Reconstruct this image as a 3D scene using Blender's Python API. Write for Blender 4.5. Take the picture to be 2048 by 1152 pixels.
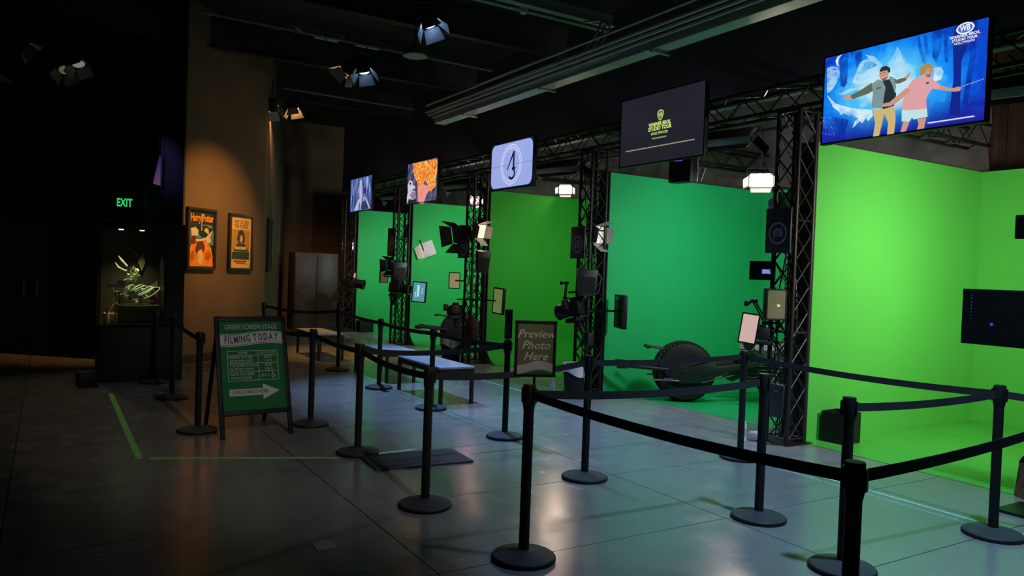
import bpy, bmesh, math, random
from mathutils import Vector, Matrix
random.seed(7)
for o in list(bpy.data.objects): bpy.data.objects.remove(o)
S = bpy.context.scene
COL = S.collection
# ------------------------------------------------------------------ camera
YAW, PIT, ROL, FPX = 0.547615, -0.019928, 0.035753, 1527.04
CAM = Vector((0, 0, 1.66))
_f = Vector((math.sin(YAW)*math.cos(PIT), math.cos(YAW)*math.cos(PIT), math.sin(PIT)))
_r = Vector((math.cos(YAW), -math.sin(YAW), 0)); _u = _r.cross(_f)
CR = _r*math.cos(ROL) + _u*math.sin(ROL); CU = -_r*math.sin(ROL) + _u*math.cos(ROL)
cd = bpy.data.cameras.new('camera'); cam = bpy.data.objects.new('camera', cd); COL.objects.link(cam)
cd.sensor_width = 36; cd.lens = FPX/2048*36; cd.clip_end = 200; cd.clip_start = .05
cam.matrix_world = Matrix(((CR.x, CU.x, -_f.x, CAM.x), (CR.y, CU.y, -_f.y, CAM.y), (CR.z, CU.z, -_f.z, CAM.z), (0, 0, 0, 1)))
S.camera = cam
# ------------------------------------------------------------------ world, exposure
w = bpy.data.worlds.new('dark_hall'); S.world = w; w.use_nodes = True
w.node_tree.nodes['Background'].inputs[0].default_value = (.5, .6, 1, 1)
w.node_tree.nodes['Background'].inputs[1].default_value = 0.0
vs = S.view_settings
vs.view_transform = 'Standard'; vs.look = 'None'; vs.exposure = 0; vs.gamma = 1; vs.use_curve_mapping = False
# measuring aid: where the line of sight of a photo pixel meets a plane of the hall
def P(x, y, X=None, Y=None, Z=None):
    v = _f + CR*((x-1024)/FPX) + CU*((576-y)/FPX)
    if X is not None: t = (X-CAM.x)/v.x
    elif Y is not None: t = (Y-CAM.y)/v.y
    else: t = (Z-CAM.z)/v.z
    return CAM + v*t
def depth(p): return (Vector(p)-CAM).dot(_f)
# ------------------------------------------------------------------ helpers
def lin(c):
    return tuple((x/255/12.92 if x/255 <= .04045 else ((x/255+.055)/1.055)**2.4) for x in c)
MATS = {}
def mat(name, col, rough=.5, metal=0., var=.12, scale=6., bump=0., emit=0., spec=.5, ecol=None):
    if name in MATS: return MATS[name]
    m = bpy.data.materials.new(name); m.use_nodes = True; nt = m.node_tree
    b = nt.nodes['Principled BSDF']
    tc = nt.nodes.new('ShaderNodeTexCoord'); n = nt.nodes.new('ShaderNodeTexNoise')
    n.inputs['Scale'].default_value = scale; n.inputs['Detail'].default_value = 4
    nt.links.new(tc.outputs['Object'], n.inputs['Vector'])
    r = nt.nodes.new('ShaderNodeValToRGB')
    r.color_ramp.elements[0].position = .3; r.color_ramp.elements[1].position = .7
    r.color_ramp.elements[0].color = tuple(c*(1-var) for c in col)+(1,)
    r.color_ramp.elements[1].color = tuple(min(1, c*(1+var)) for c in col)+(1,)
    nt.links.new(n.outputs[0], r.inputs[0]); nt.links.new(r.outputs[0], b.inputs['Base Color'])
    b.inputs['Roughness'].default_value = rough; b.inputs['Metallic'].default_value = metal
    b.inputs['Specular IOR Level'].default_value = spec
    if bump:
        bp = nt.nodes.new('ShaderNodeBump'); bp.inputs['Strength'].default_value = bump; bp.inputs['Distance'].default_value = .01
        nt.links.new(n.outputs[0], bp.inputs['Height']); nt.links.new(bp.outputs[0], b.inputs['Normal'])
    if emit:
        b.inputs['Emission Color'].default_value = tuple(ecol or col)+(1,); b.inputs['Emission Strength'].default_value = emit
    MATS[name] = m
    return m
def scr(name, rgb, k=1.):            # a flat screen colour that gives off its own light
    c = lin(rgb); return mat('screen_'+name, (.01, .01, .01), .25, emit=k, ecol=c, var=0)
class MB:
    def __init__(s): s.v = []; s.f = []; s.m = []
    def add(s, vs, fs, M=None, mi=0):
        k = len(s.v)
        s.v += [tuple(M @ Vector(p)) if M else tuple(p) for p in vs]
        for f in fs: s.f.append(tuple(i+k for i in f)); s.m.append(mi)
        return s
    def box(s, c, d, M=None, mi=0):
        x, y, z = d[0]/2, d[1]/2, d[2]/2
        vs = [(c[0]+a*x, c[1]+b*y, c[2]+e*z) for a in (-1, 1) for b in (-1, 1) for e in (-1, 1)]
        return s.add(vs, [(0, 1, 3, 2), (4, 6, 7, 5), (0, 4, 5, 1), (2, 3, 7, 6), (0, 2, 6, 4), (1, 5, 7, 3)], M, mi)
    def bar(s, p0, p1, wd, ht, up=(0, 0, 1), mi=0):
        p0, p1 = Vector(p0), Vector(p1); d = p1-p0; L = d.length; d.normalize()
        u = Vector(up); a = d.cross(u)
        if a.length < 1e-4: a = d.cross(Vector((1, 0, 0)))
        a.normalize(); b = a.cross(d)
        M = Matrix((d, a, b)).transposed().to_4x4(); M.translation = (p0+p1)/2
        return s.box((0, 0, 0), (L, wd, ht), M, mi)
    def cyl(s, p0, p1, r0, r1=None, n=14, mi=0, cap=True):
        r1 = r0 if r1 is None else r1
        return s.tube([p0, p1], [r0, r1], n, mi, cap)
    def tube(s, pts, r, n=8, mi=0, cap=True):
        pts = [Vector(p) for p in pts]; N = len(pts)
        rs = r if isinstance(r, (list, tuple)) else [r]*N
        t0 = (pts[1]-pts[0]).normalized()
        a = t0.cross(Vector((0, 0, 1)))
        if a.length < .05: a = t0.cross(Vector((1, 0, 0)))
        a.normalize(); vs = []; fs = []
        for i, p in enumerate(pts):
            t = (pts[min(i+1, N-1)]-pts[max(i-1, 0)]).normalized()
            a = (a-t*a.dot(t)).normalized(); b = t.cross(a)
            for k in range(n):
                an = 2*math.pi*k/n; vs.append(p+(a*math.cos(an)+b*math.sin(an))*rs[i])
        for i in range(N-1):
            for k in range(n):
                fs.append((i*n+k, i*n+(k+1) % n, (i+1)*n+(k+1) % n, (i+1)*n+k))
        if cap: fs.append(tuple(range(n))[::-1]); fs.append(tuple(range((N-1)*n, N*n)))
        return s.add(vs, fs, None, mi)
    def lathe(s, prof, n=24, M=None, mi=0):
        vs = []; fs = []
        for r, z in prof:
            for k in range(n):
                an = 2*math.pi*k/n; vs.append((r*math.cos(an), r*math.sin(an), z))
        for i in range(len(prof)-1):
            for k in range(n):
                fs.append((i*n+k, i*n+(k+1) % n, (i+1)*n+(k+1) % n, (i+1)*n+k))
        if prof[0][0] > 1e-4: fs.append(tuple(range(n))[::-1])
        if prof[-1][0] > 1e-4: fs.append(tuple(range((len(prof)-1)*n, len(prof)*n)))
        return s.add(vs, fs, M, mi)
    def prism(s, poly, z0, z1, M=None, mi=0):
        n = len(poly)
        vs = [(x, y, z0) for x, y in poly]+[(x, y, z1) for x, y in poly]
        fs = [tuple(range(n))[::-1], tuple(range(n, 2*n))]+[(i, (i+1) % n, n+(i+1) % n, n+i) for i in range(n)]
        return s.add(vs, fs, M, mi)
    def ring(s, R, r0, z0, z1, n=28, M=None, mi=0, sx=1., sy=1.):   # flat annulus with thickness
        vs = []; fs = []
        for k in range(n):
            an = 2*math.pi*k/n; c, q = math.cos(an)*sx, math.sin(an)*sy
            vs += [(R*c, R*q, z0), (r0*c, r0*q, z0), (R*c, R*q, z1), (r0*c, r0*q, z1)]
        for k in range(n):
            a, b = 4*k, 4*((k+1) % n)
            fs += [(a+2, b+2, b+3, a+3), (a, a+1, b+1, b), (a, b, b+2, a+2), (a+1, a+3, b+3, b+1)]
        return s.add(vs, fs, M, mi)
    def mesh(s, name, mats, smooth=True, bevel=0):
        me = bpy.data.meshes.new(name); me.from_pydata(s.v, [], s.f)
        for m in (mats if isinstance(mats, (list, tuple)) else [mats]): me.materials.append(m)
        me.polygons.foreach_set('material_index', s.m)
        if bevel:
            bm = bmesh.new(); bm.from_mesh(me)
            ed = [e for e in bm.edges if len(e.link_faces) == 2 and e.calc_face_angle(0) > .6]
            bmesh.ops.bevel(bm, geom=ed, offset=bevel, segments=2, affect='EDGES', profile=.5, clamp_overlap=True)
            bm.to_mesh(me); bm.free()
        bm = bmesh.new(); bm.from_mesh(me); bmesh.ops.recalc_face_normals(bm, faces=bm.faces); bm.to_mesh(me); bm.free()
        if smooth: me.shade_smooth(); me.set_sharp_from_angle(angle=math.radians(38))
        me.update(); return me
    def build(s, name, mats, parent=None, smooth=True, bevel=0):
        return place(name, s.mesh(name, mats, smooth, bevel), parent)
def place(name, me, parent=None, M=None):
    o = bpy.data.objects.new(name, me); COL.objects.link(o)
    if parent: o.parent = parent
    if M is not None: o.matrix_local = M
    return o
def thing(name, label, cat, loc=(0, 0, 0), M=None, rz=0, group=None):
    o = bpy.data.objects.new(name, None); COL.objects.link(o); o.empty_display_size = .1
    if M is not None: o.matrix_world = M
    else: o.location = loc; o.rotation_euler = (0, 0, rz)
    return tag(o, label, cat, group)
def tag(o, label, cat, group=None):
    o['label'] = label; o['category'] = cat
    if group: o['group'] = group
    return o
def struct(o, label=None):
    o['kind'] = 'structure'
    if label: o['label'] = label
    return o
def frame(p, normal, roll=0., up=(0, 0, 1)):   # local x right, y up, z out of the face
    n = Vector(normal).normalized(); u = Vector(up); r = u.cross(n).normalized(); u = n.cross(r)
    M = Matrix((r, u, n)).transposed().to_4x4() @ Matrix.Rotation(roll, 4, 'Z'); M.translation = Vector(p); return M
_tc = {}
def text(mb, s, size, x, y, z, mi=0, shear=0., bold=0., align='CENTER', thick=.0008, sx=1., rot=0., maxw=None):
    key = (s, size, shear, bold, align)
    if key not in _tc:
        cu = bpy.data.curves.new('lettering', 'FONT'); cu.body = s; cu.size = size; cu.shear = shear; cu.offset = bold
        cu.align_x = align; cu.align_y = 'CENTER'; cu.extrude = thick; cu.resolution_u = 2
        o = bpy.data.objects.new('lettering', cu); COL.objects.link(o)
        dg = bpy.context.evaluated_depsgraph_get(); me = bpy.data.meshes.new_from_object(o.evaluated_get(dg))
        _tc[key] = ([tuple(v.co) for v in me.vertices], [tuple(p.vertices) for p in me.polygons])
        bpy.data.objects.remove(o); bpy.data.curves.remove(cu); bpy.data.meshes.remove(me)
    vs, fs = _tc[key]
    if maxw:
        wd = max(v[0] for v in vs)-min(v[0] for v in vs); sx = maxw/wd
    M = Matrix.Translation((x, y, z)) @ Matrix.Rotation(rot, 4, 'Z') @ Matrix.Diagonal((sx, 1, 1, 1))
    mb.add(vs, fs, M, mi)
# ------------------------------------------------------------------ materials
BLACK = mat('black_plastic', (.011, .011, .012), .5, spec=.28)
BLKM = mat('black_metal', (.015, .014, .014), .38, .3)
TRUSSM = mat('black_painted_truss', (.022, .019, .018), .42, .35)
RUB = mat('grey_rubber_base', (.05, .053, .06), .6, spec=.3)
BELT = mat('black_belt_webbing', (.02, .018, .022), .75, scale=60)
_gp = [('lime', (.085, .52, .068)), ('emerald', (.013, .45, .125)), ('pure', (.022, .42, .026)), ('spring', (.012, .47, .095)), ('spring', (.012, .47, .095))]
GREENS = [mat('chroma_%s_green_paint' % n_, c_, .62, var=.03, scale=1.4) for n_, c_ in _gp]
GFLOORS = [mat('chroma_%s_green_floor' % n_, tuple(x*.92 for x in c_), .38, var=.12, scale=2.2) for n_, c_ in _gp]
DARKW = mat('black_wall_paint', (.02, .02, .022), .8, var=.2, scale=2)
BROWNW = mat('brown_plaster_wall', (.15, .10, .06), .8, var=.12, scale=1.5, bump=.15)
WHITE = mat('white_print', (.62, .60, .58), .6, var=.03)
STEEL = mat('galvanised_steel', (.32, .33, .30), .35, .8)
GREYM = mat('grey_painted_metal', (.10, .11, .11), .5, .2)
SIGNG = mat('sign_green_print', (.008, .16, .04), .6, var=.04, spec=.25)
OFFW = mat('milky_diffuser', (.75, .73, .68), .5, var=.02)
GLASSDK = mat('dark_glass', (.008, .01, .009), .12, var=.02)
TAPE = mat('green_tape', (.25, .80, .18), .6, var=.25, scale=30)
TEAL = mat('pale_teal_tape', (.50, .85, .72), .6, var=.2, scale=30)
CLOTH = mat('black_drape', (.12, .105, .10), .9, var=.25, scale=5)
def concrete():
    m = bpy.data.materials.new('polished_concrete'); m.use_nodes = True; nt = m.node_tree; L = nt.links.new
    b = nt.nodes['Principled BSDF']; g = nt.nodes.new('ShaderNodeNewGeometry')
    def noise(sc, det=5, dist=0.):
        n = nt.nodes.new('ShaderNodeTexNoise'); n.inputs['Scale'].default_value = sc; n.inputs['Detail'].default_value = det
        n.inputs['Distortion'].default_value = dist; L(g.outputs['Position'], n.inputs['Vector']); return n
    n1, n2, n3 = noise(.8, 4), noise(4, 3), noise(30, 3)
    r = nt.nodes.new('ShaderNodeValToRGB'); r.color_ramp.elements[0].position = .2; r.color_ramp.elements[1].position = .8
    r.color_ramp.elements[0].color = (.20, .196, .188, 1); r.color_ramp.elements[1].color = (.28, .276, .268, 1)
    mx = nt.nodes.new('ShaderNodeMix'); mx.inputs['Factor'].default_value = .45
    L(n1.outputs[0], mx.inputs[2]); L(n2.outputs[0], mx.inputs[3]); L(mx.outputs[0], r.inputs[0]); L(r.outputs[0], b.inputs['Base Color'])
    rr = nt.nodes.new('ShaderNodeMapRange'); rr.inputs[1].default_value = .3; rr.inputs[2].default_value = .7
    rr.inputs[3].default_value = .17; rr.inputs[4].default_value = .30; L(n2.outputs[0], rr.inputs[0]); L(rr.outputs[0], b.inputs['Roughness'])
    bp = nt.nodes.new('ShaderNodeBump'); bp.inputs['Strength'].default_value = .10; bp.inputs['Distance'].default_value = .004
    L(n3.outputs[0], bp.inputs['Height']); L(bp.outputs[0], b.inputs['Normal'])
    return m
CONC = concrete()
JOINT = mat('dark_joint', (.035, .035, .034), .8)

# ================================================================== SETTING
PITCH = 3.44; YW = [5.19+PITCH*k for k in range(5)]; XF, XB, HW = 6.85, 10.05, 3.14
TH = .24
struct(MB().box((3.5, 9, -.06), (17, 27, .08)).build('floor', JOINT), 'polished grey concrete hall floor')
floor = bpy.data.objects['floor']
xs = [-5, -2.3, -.2, 1.86, 4.08, 6.75]; ys = [-4.4, -2.4, -.2, 1.4, 2.68, 3.72, 4.97, 6.36, 7.62, 8.9, 10.4, 11.9, 13.4, 15, 16.6, 18.2, 20.3, 22.4]
for i in range(len(xs)-1):
    for j in range(len(ys)-1):
        g = .004
        MB().box(((xs[i]+xs[i+1])/2, (ys[j]+ys[j+1])/2, -.01), (xs[i+1]-xs[i]-2*g, ys[j+1]-ys[j]-2*g, .02)).build('slab', CONC, floor)
MB().box((9.35, -1.6, -.01), (5.2, 5.6, .02)).build('slab', CONC, floor)
# stage partitions, backs and green floors
for k in range(6):
    y0 = YW[k-1] if k else YW[0]-PITCH
    if k < 5:
        yw = YW[k]
        pw = struct(MB().box(((XF+XB)/2+.1, yw+TH/2, HW/2), (XB-XF+.2, TH, HW)).build('wall_partition', GREENS[k]), None)
        MB().box((XF-.008, yw+TH/2, HW/2), (.016, TH+.004, HW+.01)).build('end_cap', DARKW, pw)
        MB().box(((XF+XB)/2, yw+TH/2, HW+.006), (XB-XF, TH+.004, .012)).build('top_cap', DARKW, pw)
        ylo = yw-PITCH+TH
        struct(MB().box((XB+.06, (ylo+yw)/2, HW/2), (.12, yw-ylo+.02, HW)).build('wall_green_back', GREENS[k]), None)
        xfl = 6.75 if k == 0 else 7.02
        gf = struct(MB().box(((xfl+XB)/2, (ylo+yw)/2, .001), (XB-xfl, yw-ylo-.01, .006)).build('floor_stage', GFLOORS[k]), None)
        MB().box(((6.75+XB)/2, (ylo+yw)/2-.1, -.01), (XB-6.75, PITCH-.02, .02)).build('slab', CONC, floor)
        if k in (2, 3):      # cove between wall and floor
            R = .42; prof = [(0, .004)]+[(R-R*math.sin(a), R-R*math.cos(a)) for a in [i*math.pi/16 for i in range(9)]][::-1]
            prof = [(0, 0)]+[(R-R*math.sin(i*math.pi/16), R-R*math.cos(i*math.pi/16)) for i in range(8, -1, -1)]
            mb = MB(); n = len(prof)
            vs_ = [(x, yw-p[0], p[1]+.004) for x in (XF, XB) for p in prof]
            mb.add(vs_, [(i, i+1, n+i+1, n+i) for i in range(n-1)]+[tuple(range(n))[::-1], tuple(range(n, 2*n))])
            mb.build('cove', GREENS[k], pw)
# room shell
struct(MB().box((3.5, 22.3, 3), (17, .2, 6)).build('wall_back', BROWNW), 'dark wall at the far end')
struct(MB().box((-5.1, 9, 3), (.2, 27, 6)).build('wall_left', DARKW))
struct(MB().box((3.5, -4.5, 3), (17, .2, 6)).build('wall_front', DARKW))
cw = MB(); ribs = []                                   # corrugated sheet on the outer wall
yy = -4.4; k = 0
while yy < 22.2:
    ribs += [(yy, 11.9), (yy+.10, 11.9), (yy+.13, 11.86), (yy+.20, 11.86), (yy+.23, 11.9)]; yy += .25
n = len(ribs)
cw.add([(x, y, z) for z in (0, 6) for y, x in ribs], [(i, i+1, n+i+1, n+i) for i in range(n-1)])
struct(cw.build('wall_right', mat('brown_corrugated_sheet', (.11, .075, .055), .6, .2, var=.3), smooth=False), 'brown corrugated metal outer wall')
struct(MB().box((3.5, 9, 5.9), (17, 27, .2)).build('ceiling', DARKW))
struct(MB().box((7.55, 9.0, 4.9), (.12, 26.4, 2.0)).build('wall_soffit', mat('soffit_dark_paint', (.07, .075, .095), .75, var=.15, scale=1)), 'dark soffit wall above the screens')
# oblique brown wall carrying the posters
A0 = Vector((1.85, 13.15)); d = Vector((.7808, .6248)); nn = Vector((.6248, -.7808))
B0 = A0+d*1.96; C0 = B0+Vector((.30, .954))*5.6
ft = [A0, B0, C0, C0+Vector((-3.5, .2)), A0+Vector((-.27, .34))]
struct(MB().prism([tuple(p) for p in ft], 0, 5.8).build('wall_poster', BROWNW, smooth=False), 'brown plaster wall with framed posters')
pw = bpy.data.objects['wall_poster']
bb = MB().bar((A0.x, A0.y, .07), (B0.x, B0.y, .07), .03, .14)
struct(bb.build('baseboard_poster', mat('brown_baseboard', (.06, .045, .03), .5)))
dk = [A0+Vector((-.275, .345))+nn*.0, A0+nn*.012-d*.005, A0-d*.03+nn*.012, A0+Vector((-.30, .335))]
struct(MB().prism([tuple(p) for p in (A0-d*.005+nn*.01, A0-d*.04+nn*.01, A0-d*.04+Vector((-.29, .36)), A0-d*.005+Vector((-.29, .36)))], 0, 5.8).build('wall_pillar', DARKW, smooth=False), 'black painted pillar side')
struct(MB().box((-1.6, 16.6, 2.9), (6.8, .2, 5.8)).build('wall_exit', DARKW), 'black wall under the exit sign')
# rear drape over the stages
dr = MB(); rows = [3.0+i*.14 for i in range(20)]; cols = [5.3+i*.12 for i in range(135)]
for z in rows:
    for y in cols:
        dr.v.append((10.42+.035*math.sin(y*7+.6*math.sin(y*1.7))+.03*math.sin(z*9+y*.9)*(1 if z < 4 else .4), y, z))
nc = len(cols)
for i in range(len(rows)-1):
    for j in range(nc-1): dr.f.append((i*nc+j, i*nc+j+1, (i+1)*nc+j+1, (i+1)*nc+j)); dr.m.append(0)
tag(dr.build('stage_drape', CLOTH), 'wrinkled black drape hanging behind the tops of the green walls', 'curtain')
# ceiling joists
for i, y in enumerate([4.2, 7.27, 10.3, 13.4, 16.5]):
    struct(MB().box((1.2, y+.06, 5.45), (12, .03, .5)).box((1.2, y+.06, 5.2), (12, .14, .03)).build('trim_%d' % (i+1), DARKW), 'black steel ceiling joist')
# ================================================================== LIGHTS (fixtures, some of them added)
def led_panel(label, p, target, wd, ht, col, power, hot=1., door=.6, group=None, body=GREYM, spread=130, name='led_stage_light', hang=None, roll=0., dcol=None, doorm=None, deep=.10):
    n = Vector(target)-Vector(p)
    t = thing(name, label, 'stage light', M=frame(p, n, roll), group=group)
    MB().box((0, 0, -.005-deep/2), (wd+.03, ht+.03, deep)).build('housing', body, t, bevel=.006)
    MB().box((0, 0, -.002), (wd, ht, .006)).build('diffuser', mat('lit_diffuser_%s' % label[:24], (.8, .8, .8), .5, emit=hot, ecol=dcol or col), t)
    dm = doorm or mat('barn_door_silver', (.45, .40, .38), .45, .3)
    for sx, sy in ((0, 1), (0, -1), (1, 0), (-1, 0)):
        if sy:
            w0, L = wd, ht*door
            poly = [(-w0/2, 0), (w0/2, 0), (w0*.42, L), (-w0*.42, L)]
            M = Matrix.Translation((0, sy*(ht/2+.012), 0)) @ Matrix.Rotation(0 if sy > 0 else math.pi, 4, 'Z') @ Matrix.Rotation(math.radians(62), 4, 'X')
        else:
            w0, L = ht, wd*door*.8
            poly = [(-w0/2, 0), (w0/2, 0), (w0*.42, L), (-w0*.42, L)]
            M = Matrix.Translation((sx*(wd/2+.012), 0, 0)) @ Matrix.Rotation(-sx*math.pi/2, 4, 'Z') @ Matrix.Rotation(math.radians(62), 4, 'X')
        MB().prism(poly, -.002, .002, M).build('barn_door', dm, t)
    MB().tube([(-wd/2-.035, 0, -.05), (-wd/2-.035, ht*.5+.09, -.05), (wd/2+.035, ht*.5+.09, -.05), (wd/2+.035, 0, -.05)], .009, 6).build('yoke', BLKM, t)
    if hang:
        e = t.matrix_world.inverted() @ Vector(hang)
        MB().cyl((0, ht*.5+.09, -.05), e, .012, n=8).build('hanging_arm', BLKM, t)
    if power:
        ld = bpy.data.lights.new('panel_light', 'AREA'); ld.shape = 'RECTANGLE'; ld.size = wd*.94; ld.size_y = ht*.94
        ld.energy = power; ld.color = col; ld.spread = math.radians(spread)
        lo = bpy.data.objects.new('panel_light', ld); COL.objects.link(lo); lo.parent = t
        lo.location = (0, 0, .006); lo.rotation_euler = (0, math.pi, 0)
    return t
def spot(label, p, target, col, power, ang=40, lit=1., doors=4, hang=5.18, name='ceiling_spotlight', size=.09, blend=1., group='ceiling spotlights', soft=.06):
    t = thing(name, label, 'spotlight', M=frame(p, Vector(target)-Vector(p), up=(0, 1, .001)), group=group)
    MB().lathe([(size*.55, -.24), (size*.9, -.22), (size, -.10), (size*1.12, -.01), (size*1.12, 0), (size*.98, 0), (size*.9, -.02)], 18).build('can', BLACK, t)
    MB().lathe([(.0, .002), (size*.98, .002)], 18).build('lens', mat('lit_lens_%s' % label[:30], (.7, .7, .7), .3, emit=lit, ecol=col), t)
    dm = mat('barn_door_steel', (.30, .30, .30), .5, .2)
    for k in range(doors):
        M = Matrix.Rotation(k*2*math.pi/doors+.5, 4, 'Z') @ Matrix.Translation((0, size*1.1, 0)) @ Matrix.Rotation(math.radians(58), 4, 'X')
        MB().prism([(-size, 0), (size, 0), (size*1.35, size*1.9), (-size*1.35, size*1.9)], -.0015, .0015, M).build('barn_door', dm, t)
    e0 = t.matrix_world.inverted()
    MB().tube([(-size*1.2, 0, -.1), (-size*1.2, 0, -.3), (size*1.2, 0, -.3), (size*1.2, 0, -.1)], .008, 6).build('yoke', BLKM, t)
    top = e0 @ Vector((p[0], p[1], hang))
    MB().cyl((0, 0, -.3), top, .014, n=8).build('drop_pipe', BLKM, t)
    ld = bpy.data.lights.new('spot', 'SPOT'); ld.energy = power; ld.color = col; ld.spot_size = math.radians(ang); ld.spot_blend = blend; ld.shadow_soft_size = soft
    lo = bpy.data.objects.new('spot', ld); COL.objects.link(lo); lo.parent = t; lo.location = (0, 0, .02); lo.rotation_euler = (0, math.pi, 0)
    return t
WARM = (1, .74, .55); COOL = (.62, .80, 1); NEUT = (1, .93, .82); BLUE = (.30, .52, 1); AMB = (1, .46, .11); VIO = (.35, .30, 1)
# key light of each stage, clamped to the near tower and washing the far partition
KCOL = [(1, .93, .78), (.80, .95, 1), (1, .97, .80), (.95, 1, .92), (.88, 1, 1)]
KPOW = [50, 37, 22, 34, 31]
KLAB = ['panel light out of sight right, washing the nearest green stage', 'panel light tucked behind the nearest tower, washing the second green stage',
        'panel light behind the second tower, washing the third green stage', 'panel light behind the third tower, washing the fourth green stage',
        'panel light behind the fourth tower, washing the farthest green stage']
for k in range(5):
    y0 = YW[k]-PITCH+TH
    led_panel(KLAB[k], (7.12, y0+.32, 2.5), ((8.25, YW[k], 1.75) if k == 0 else (8.7, YW[k], 1.45)), .30, .26, KCOL[k], KPOW[k], hot=3, group='stage key lights', spread=112 if k == 0 else 150, hang=(6.75, y0+.05, 2.6), door=.35)
FILL = [19, 16, 8, 14, 13]  # unseen bank lights, added to fill the stages with light
for k in range(5):
    yc = YW[k]-PITCH/2+.1
    led_panel(['overhead bank light above the nearest stage behind its screen', 'overhead bank light above the second stage behind its screen', 'overhead bank light above the third stage behind its screen',
               'overhead bank light above the fourth stage behind its screen', 'overhead bank light above the farthest stage behind its screen'][k],
              (7.05, yc-.25, 3.36), (9.6, yc+.3, .5), .9, .16, KCOL[k], FILL[k], hot=2, group='overhead bank lights', spread=150, door=.3, hang=(6.75, yc-.25, 3.6), doorm=BLACK)
# lit back lights over the stages, facing the visitors
DKD = mat('dark_barn_door', (.022, .014, .010), .5)
tag(MB().tube([(8.4, 5.3, 3.74), (8.4, 19.0, 3.74)], .025, 10).build('light_pipe', BLKM), 'black pipe over the stages carrying the lit panel lights', 'pipe')
def backlight(label, px, py, target, wd, ht, col, power, hot):
    p = P(px, py, X=8.4); led_panel(label, p, target, wd, ht, col, power, hot=hot, hang=(8.4, p.y, 3.79), spread=140, door=.6, doorm=DKD)
backlight('blazing warm panel light with barn doors left of the nearest tower', 1522, 362, (5.0, 4.6, .9), .30, .16, (1, .80, .66), 16, 14)
backlight('lit warm panel light right of the numeral countdown screen', 1131, 380, (4.4, 7.2, .9), .24, .14, (1, .72, .56), 7, 7)
backlight('small pinkish lit panel light seen through the third tower', 951, 402, (4.4, 10, .9), .24, .16, (1, .50, .50), 11, 5)
# side fixtures clamped near the partition ends, mid height
LIL = mat('lilac_grey_housing', (.72, .64, .72), .5)
led_panel('panel light with pink-lit barn doors at the second partition edge', P(1199, 470, X=6.68), tuple(P(1199, 470, X=6.68)+Vector((.28, -1, -.22))), .22, .24, (1, .80, .74), .35, hot=.6, hang=(6.72, 8.75, 2.3), door=.7)
led_panel('panel light with orange-lit barn doors beside the third tower', P(962, 463, X=6.60), tuple(P(962, 463, X=6.60)+Vector((.30, -1, -.25))), .20, .24, (1, .66, .42), 1.0, hot=1.2, hang=(6.72, 12.2, 2.45), door=.8)
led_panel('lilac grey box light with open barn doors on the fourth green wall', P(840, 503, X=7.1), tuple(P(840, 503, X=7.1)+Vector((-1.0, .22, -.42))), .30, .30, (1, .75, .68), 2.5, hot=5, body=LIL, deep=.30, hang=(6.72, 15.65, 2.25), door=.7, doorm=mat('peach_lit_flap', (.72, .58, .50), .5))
led_panel('slim tilted white panel light at the farthest green wall', P(708, 490, X=6.9), tuple(P(708, 490, X=6.9)+Vector((-.8, -.25, -.45))), .16, .34, (.95, 1, .9), 1.5, hot=1.1, hang=(6.75, 19.1, 2.3), door=.15, roll=-.5)
# ceiling spots
sp = [
 ('blue-lit spotlight with open barn doors, highest over the aisle', P(860, 48, Z=4.62), (5.0, 6.7, 0), BLUE, 1000, 60, 12),
 ('blue spotlight beside the amber one on the ceiling pipe', P(728, 142, Z=4.62), (4.2, 9.4, 0), BLUE, 950, 52, 6),
 ('amber spotlight with lit flap beside the blue one on the pipe', P(692, 142, Z=4.62), (2.35, 13.5, 2.3), AMB, 680, 46, 30),
 ('amber spotlight with two flaps, lowest over the brown wall', P(588, 218, Z=4.62), (4.7, 14.2, 0), AMB, 480, 46, 40),
 ('smaller amber spotlight left of the lowest amber spotlight', P(546, 217, Z=4.62), (5.4, 19.6, 1.2), (1, .45, .2), 420, 50, 35),
 ('violet-tinted spotlight at the upper left', P(55, 92, Z=4.62), (1.5, 13.4, 3.25), VIO, 90, 22, .5),
 ('small spotlight with a white glint at the upper left', P(130, 140, Z=4.62), (.6, 10.4, 0), (1, .8, .42), 55, 50, .06),
 ('spotlight with a bright flap edge at the upper left', P(157, 128, Z=4.62), (.9, 11.8, 1.2), (1, .95, .8), 4, 30, .12),
]
for a in sp: spot(*a)
spot('blue-white spotlight above the near queue lane', (4.3, 1.7, 4.62), (5.0, 3.3, 0), (.40, .68, 1), 1350, 74, 6, soft=.16)
spot('front spotlight behind the viewer, aimed at the sandwich board', (1.7, -1.2, 4.62), (1.9, 6.4, .7), (1, .95, .9), 430, 29, 6, blend=1)  # unseen lamp, added to brighten the sandwich board and preview sign
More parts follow.
